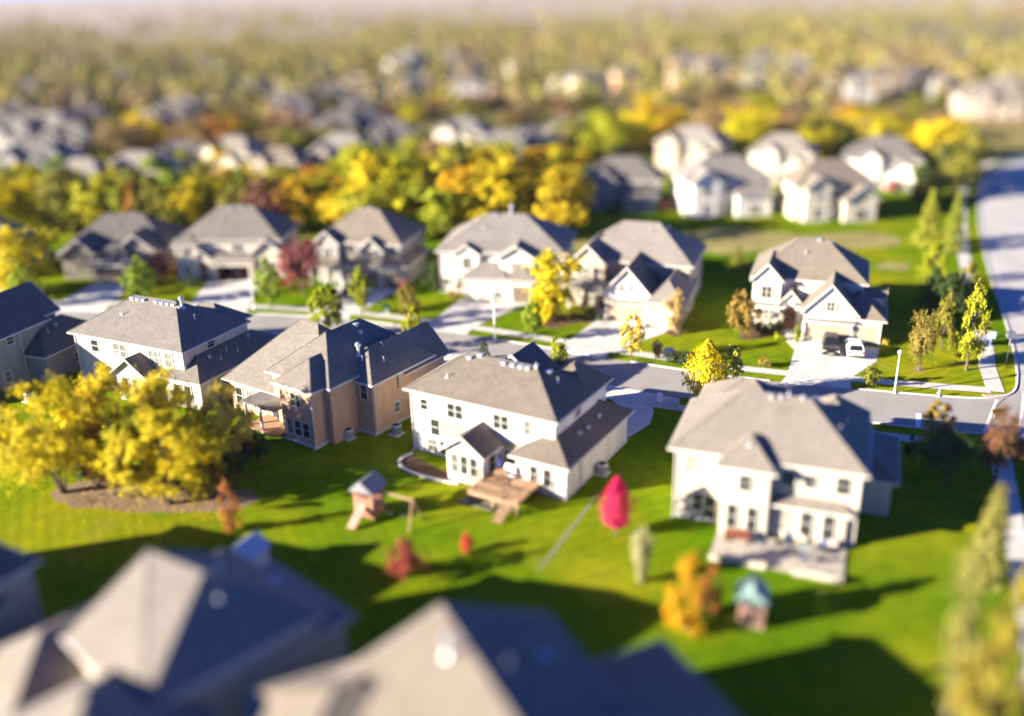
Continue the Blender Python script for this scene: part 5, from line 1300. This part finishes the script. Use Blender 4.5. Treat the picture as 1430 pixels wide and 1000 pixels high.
def play(px, yb, rz, label, roofm, wood, sw=True, s=1.0):
    x, y = g2(px, yb); r = empty('play_tower', (x,y,0), R_(rz)); tag(r, label, 'play tower')
    for sx in (-1,1):
        for sy in (-1,1): m = MB(); m.box(sx*.8*s-.07,sx*.8*s+.07,sy*.8*s-.07,sy*.8*s+.07,0,2.5*s); m.build('post', M[wood], r)
    m = MB(); m.box(-.9*s,.9*s,-.9*s,.9*s,1.2*s,1.3*s); m.build('platform', M[wood], r)
    for sx in (-1,1):
        m = MB()
        for k in range(6): m.box(sx*.86*s-.03,sx*.86*s+.03,(-.8+.28*k)*s,(-.62+.28*k)*s,.15,2.0*s)
        m.build('side_panel', M[wood], r)
    m = MB()
    for k in range(6): m.box((-.8+.28*k)*s,(-.62+.28*k)*s,-.89*s,-.83*s,.1,1.9*s)
    m.build('front_panel', M[wood], r)
    m = MB(); e = 1.15*s; m.add([(-e,-e,2.4*s),(e,-e,2.4*s),(e,e,2.4*s),(-e,e,2.4*s),(0,-e,3.4*s),(0,e,3.4*s)],[(0,4,5,3),(1,2,5,4),(0,1,4),(2,3,5),(0,3,2,1)]); m.build('roof', M[roofm], r)
    if sw:
        m = MB(); m.tube((.8,0,2.2),(4.3,-.2,2.2),.08,.08,8); m.build('swing_beam', M['deckwood'], r)
        for sy in (-1,1): m = MB(); m.tube((4.2,-.2,2.2),(4.4,-.2+sy*1.1,0),.07,.07,8); m.build('swing_leg', M['deckwood'], r)
        for k in (2.0,3.2):
            m = MB(); m.box(k-.25,k+.25,-.28,.02,.5,.54); o = m.build('swing_seat', M['plastic'], r)
            m = MB()
            for q in (-.22,.22): m.tube((k+q,-.1,.54),(k+q,-.1,2.15),.012,.012,5)
            m.build('rope', M['iron'], o)
        m = MB(); m.add([(-.35,-.9,1.3),(.35,-.9,1.3),(.35,-2.8,.2),(-.35,-2.8,.2),(-.35,-.9,1.22),(.35,-.9,1.22),(.35,-2.8,.12),(-.35,-2.8,.12)],[(0,3,2,1),(4,5,6,7),(0,4,7,3),(1,2,6,5),(2,3,7,6),(0,1,5,4)]); m.build('slide', M['pinkply'], r)
play(517,716,-25,'red wooden play tower with grey-blue roof and a swing beam on the back lawn','playroof','playwood')
play(1048,868,-15,'pinkish play tower with a teal canopy in the blurred right foreground','teal','pinkply',False,.9)
x, y = g2(348,798); r = empty('garden_shed',(x,y,0),R_(-30)); tag(r,'small pale garden shed beyond the lower left roofs','shed')
m = MB(); m.box(-1.1,1.1,-1.1,1.1,0,1.9); m.build('wall', M['shedwall'], r)
m = MB(); m.add([(-1.3,-1.3,1.85),(1.3,-1.3,1.85),(1.3,1.3,1.85),(-1.3,1.3,1.85),(0,-1.3,2.8),(0,1.3,2.8)],[(0,4,5,3),(1,2,5,4),(0,1,4),(2,3,5),(0,3,2,1)]); m.build('roof', M['metal'], r)
m = MB(); m.box(-.45,.45,-1.14,-1.1,.05,1.7); m.build('door', M['white_paint'], r)

# ------------------------------------------------------------------ air, sky, sun, camera
hz = MB(); hz.box(-6050,6050,-100,7050,-1.0,46.0)
m = bpy.data.materials.new('haze'); m.use_nodes = True; nt = m.node_tree
nt.nodes.remove(nt.nodes['Principled BSDF']); v = nt.nodes.new('ShaderNodeVolumePrincipled')
v.inputs['Color'].default_value = (.93,.9,.9,1); v.inputs['Density'].default_value = .00004; v.inputs['Anisotropy'].default_value = .0
nt.links.new(v.outputs[0], nt.nodes['Material Output'].inputs['Volume'])
hb = hz.build('haze', m); tag(hb,'thin pale autumn haze over the far neighbourhood','haze',None,'stuff')
W = bpy.data.worlds.new('World'); SC.world = W; W.use_nodes = True
nt = W.node_tree; bg = nt.nodes['Background']
sky = nt.nodes.new('ShaderNodeTexSky'); sky.sky_type = 'NISHITA'; sky.sun_disc = False
EL, AZ = R_(17), R_(195)      # sun direction: azimuth measured from +x, counter-clockwise
sky.sun_elevation = EL; sky.sun_rotation = R_(255); sky.altitude = 200; sky.air_density = .5; sky.dust_density = 0; sky.ozone_density = 10
tint = nt.nodes.new('ShaderNodeMix'); tint.data_type = 'RGBA'; tint.blend_type = 'MULTIPLY'; tint.inputs['Factor'].default_value = 1.0
tint.inputs[7].default_value = (.8, 1.08, 1.42, 1)      # blue tint added to the sky light so shadows turn bluer
nt.links.new(sky.outputs[0], tint.inputs[6]); nt.links.new(tint.outputs[2], bg.inputs[0]); bg.inputs['Strength'].default_value = .05
sl = bpy.data.lights.new('sun', 'SUN'); sl.energy = 5.0; sl.angle = R_(.5); sl.color = (1, .89, .71)
so = bpy.data.objects.new('sun', sl); COL.objects.link(so)
sd = Vector((math.cos(EL)*math.cos(AZ), math.cos(EL)*math.sin(AZ), math.sin(EL)))
so.rotation_euler = (-sd).to_track_quat('-Z', 'Y').to_euler(); so.location = sd*200
cam = bpy.data.cameras.new('camera'); co = bpy.data.objects.new('camera', cam); COL.objects.link(co)
cam.sensor_width = 36; cam.lens = F/1430*36; cam.clip_end = 12000; cam.clip_start = .5
from mathutils import Matrix
rx, ux, bx = Vector(_r), -Vector(_d), -Vector(_f)
co.matrix_world = Matrix(((rx.x,ux.x,bx.x,0),(rx.y,ux.y,bx.y,0),(rx.z,ux.z,bx.z,H),(0,0,0,1)))
cam.dof.use_dof = True; cam.dof.focus_distance = 95.0
APERTURE = 2.4                # metres: the miniature look of the photograph
cam.dof.aperture_fstop = cam.lens/1000/APERTURE
SC.camera = co
vs = SC.view_settings; vs.view_transform = 'Standard'; vs.look = 'None'; vs.exposure = 2.15; vs.gamma = 1.0; vs.use_curve_mapping = False
SC.cycles.use_denoising = True
SC.cycles.max_bounces = 6; SC.cycles.diffuse_bounces = 3; SC.cycles.glossy_bounces = 2; SC.cycles.transmission_bounces = 3; SC.cycles.volume_bounces = 0
SC.cycles.sample_clamp_indirect = 4.0
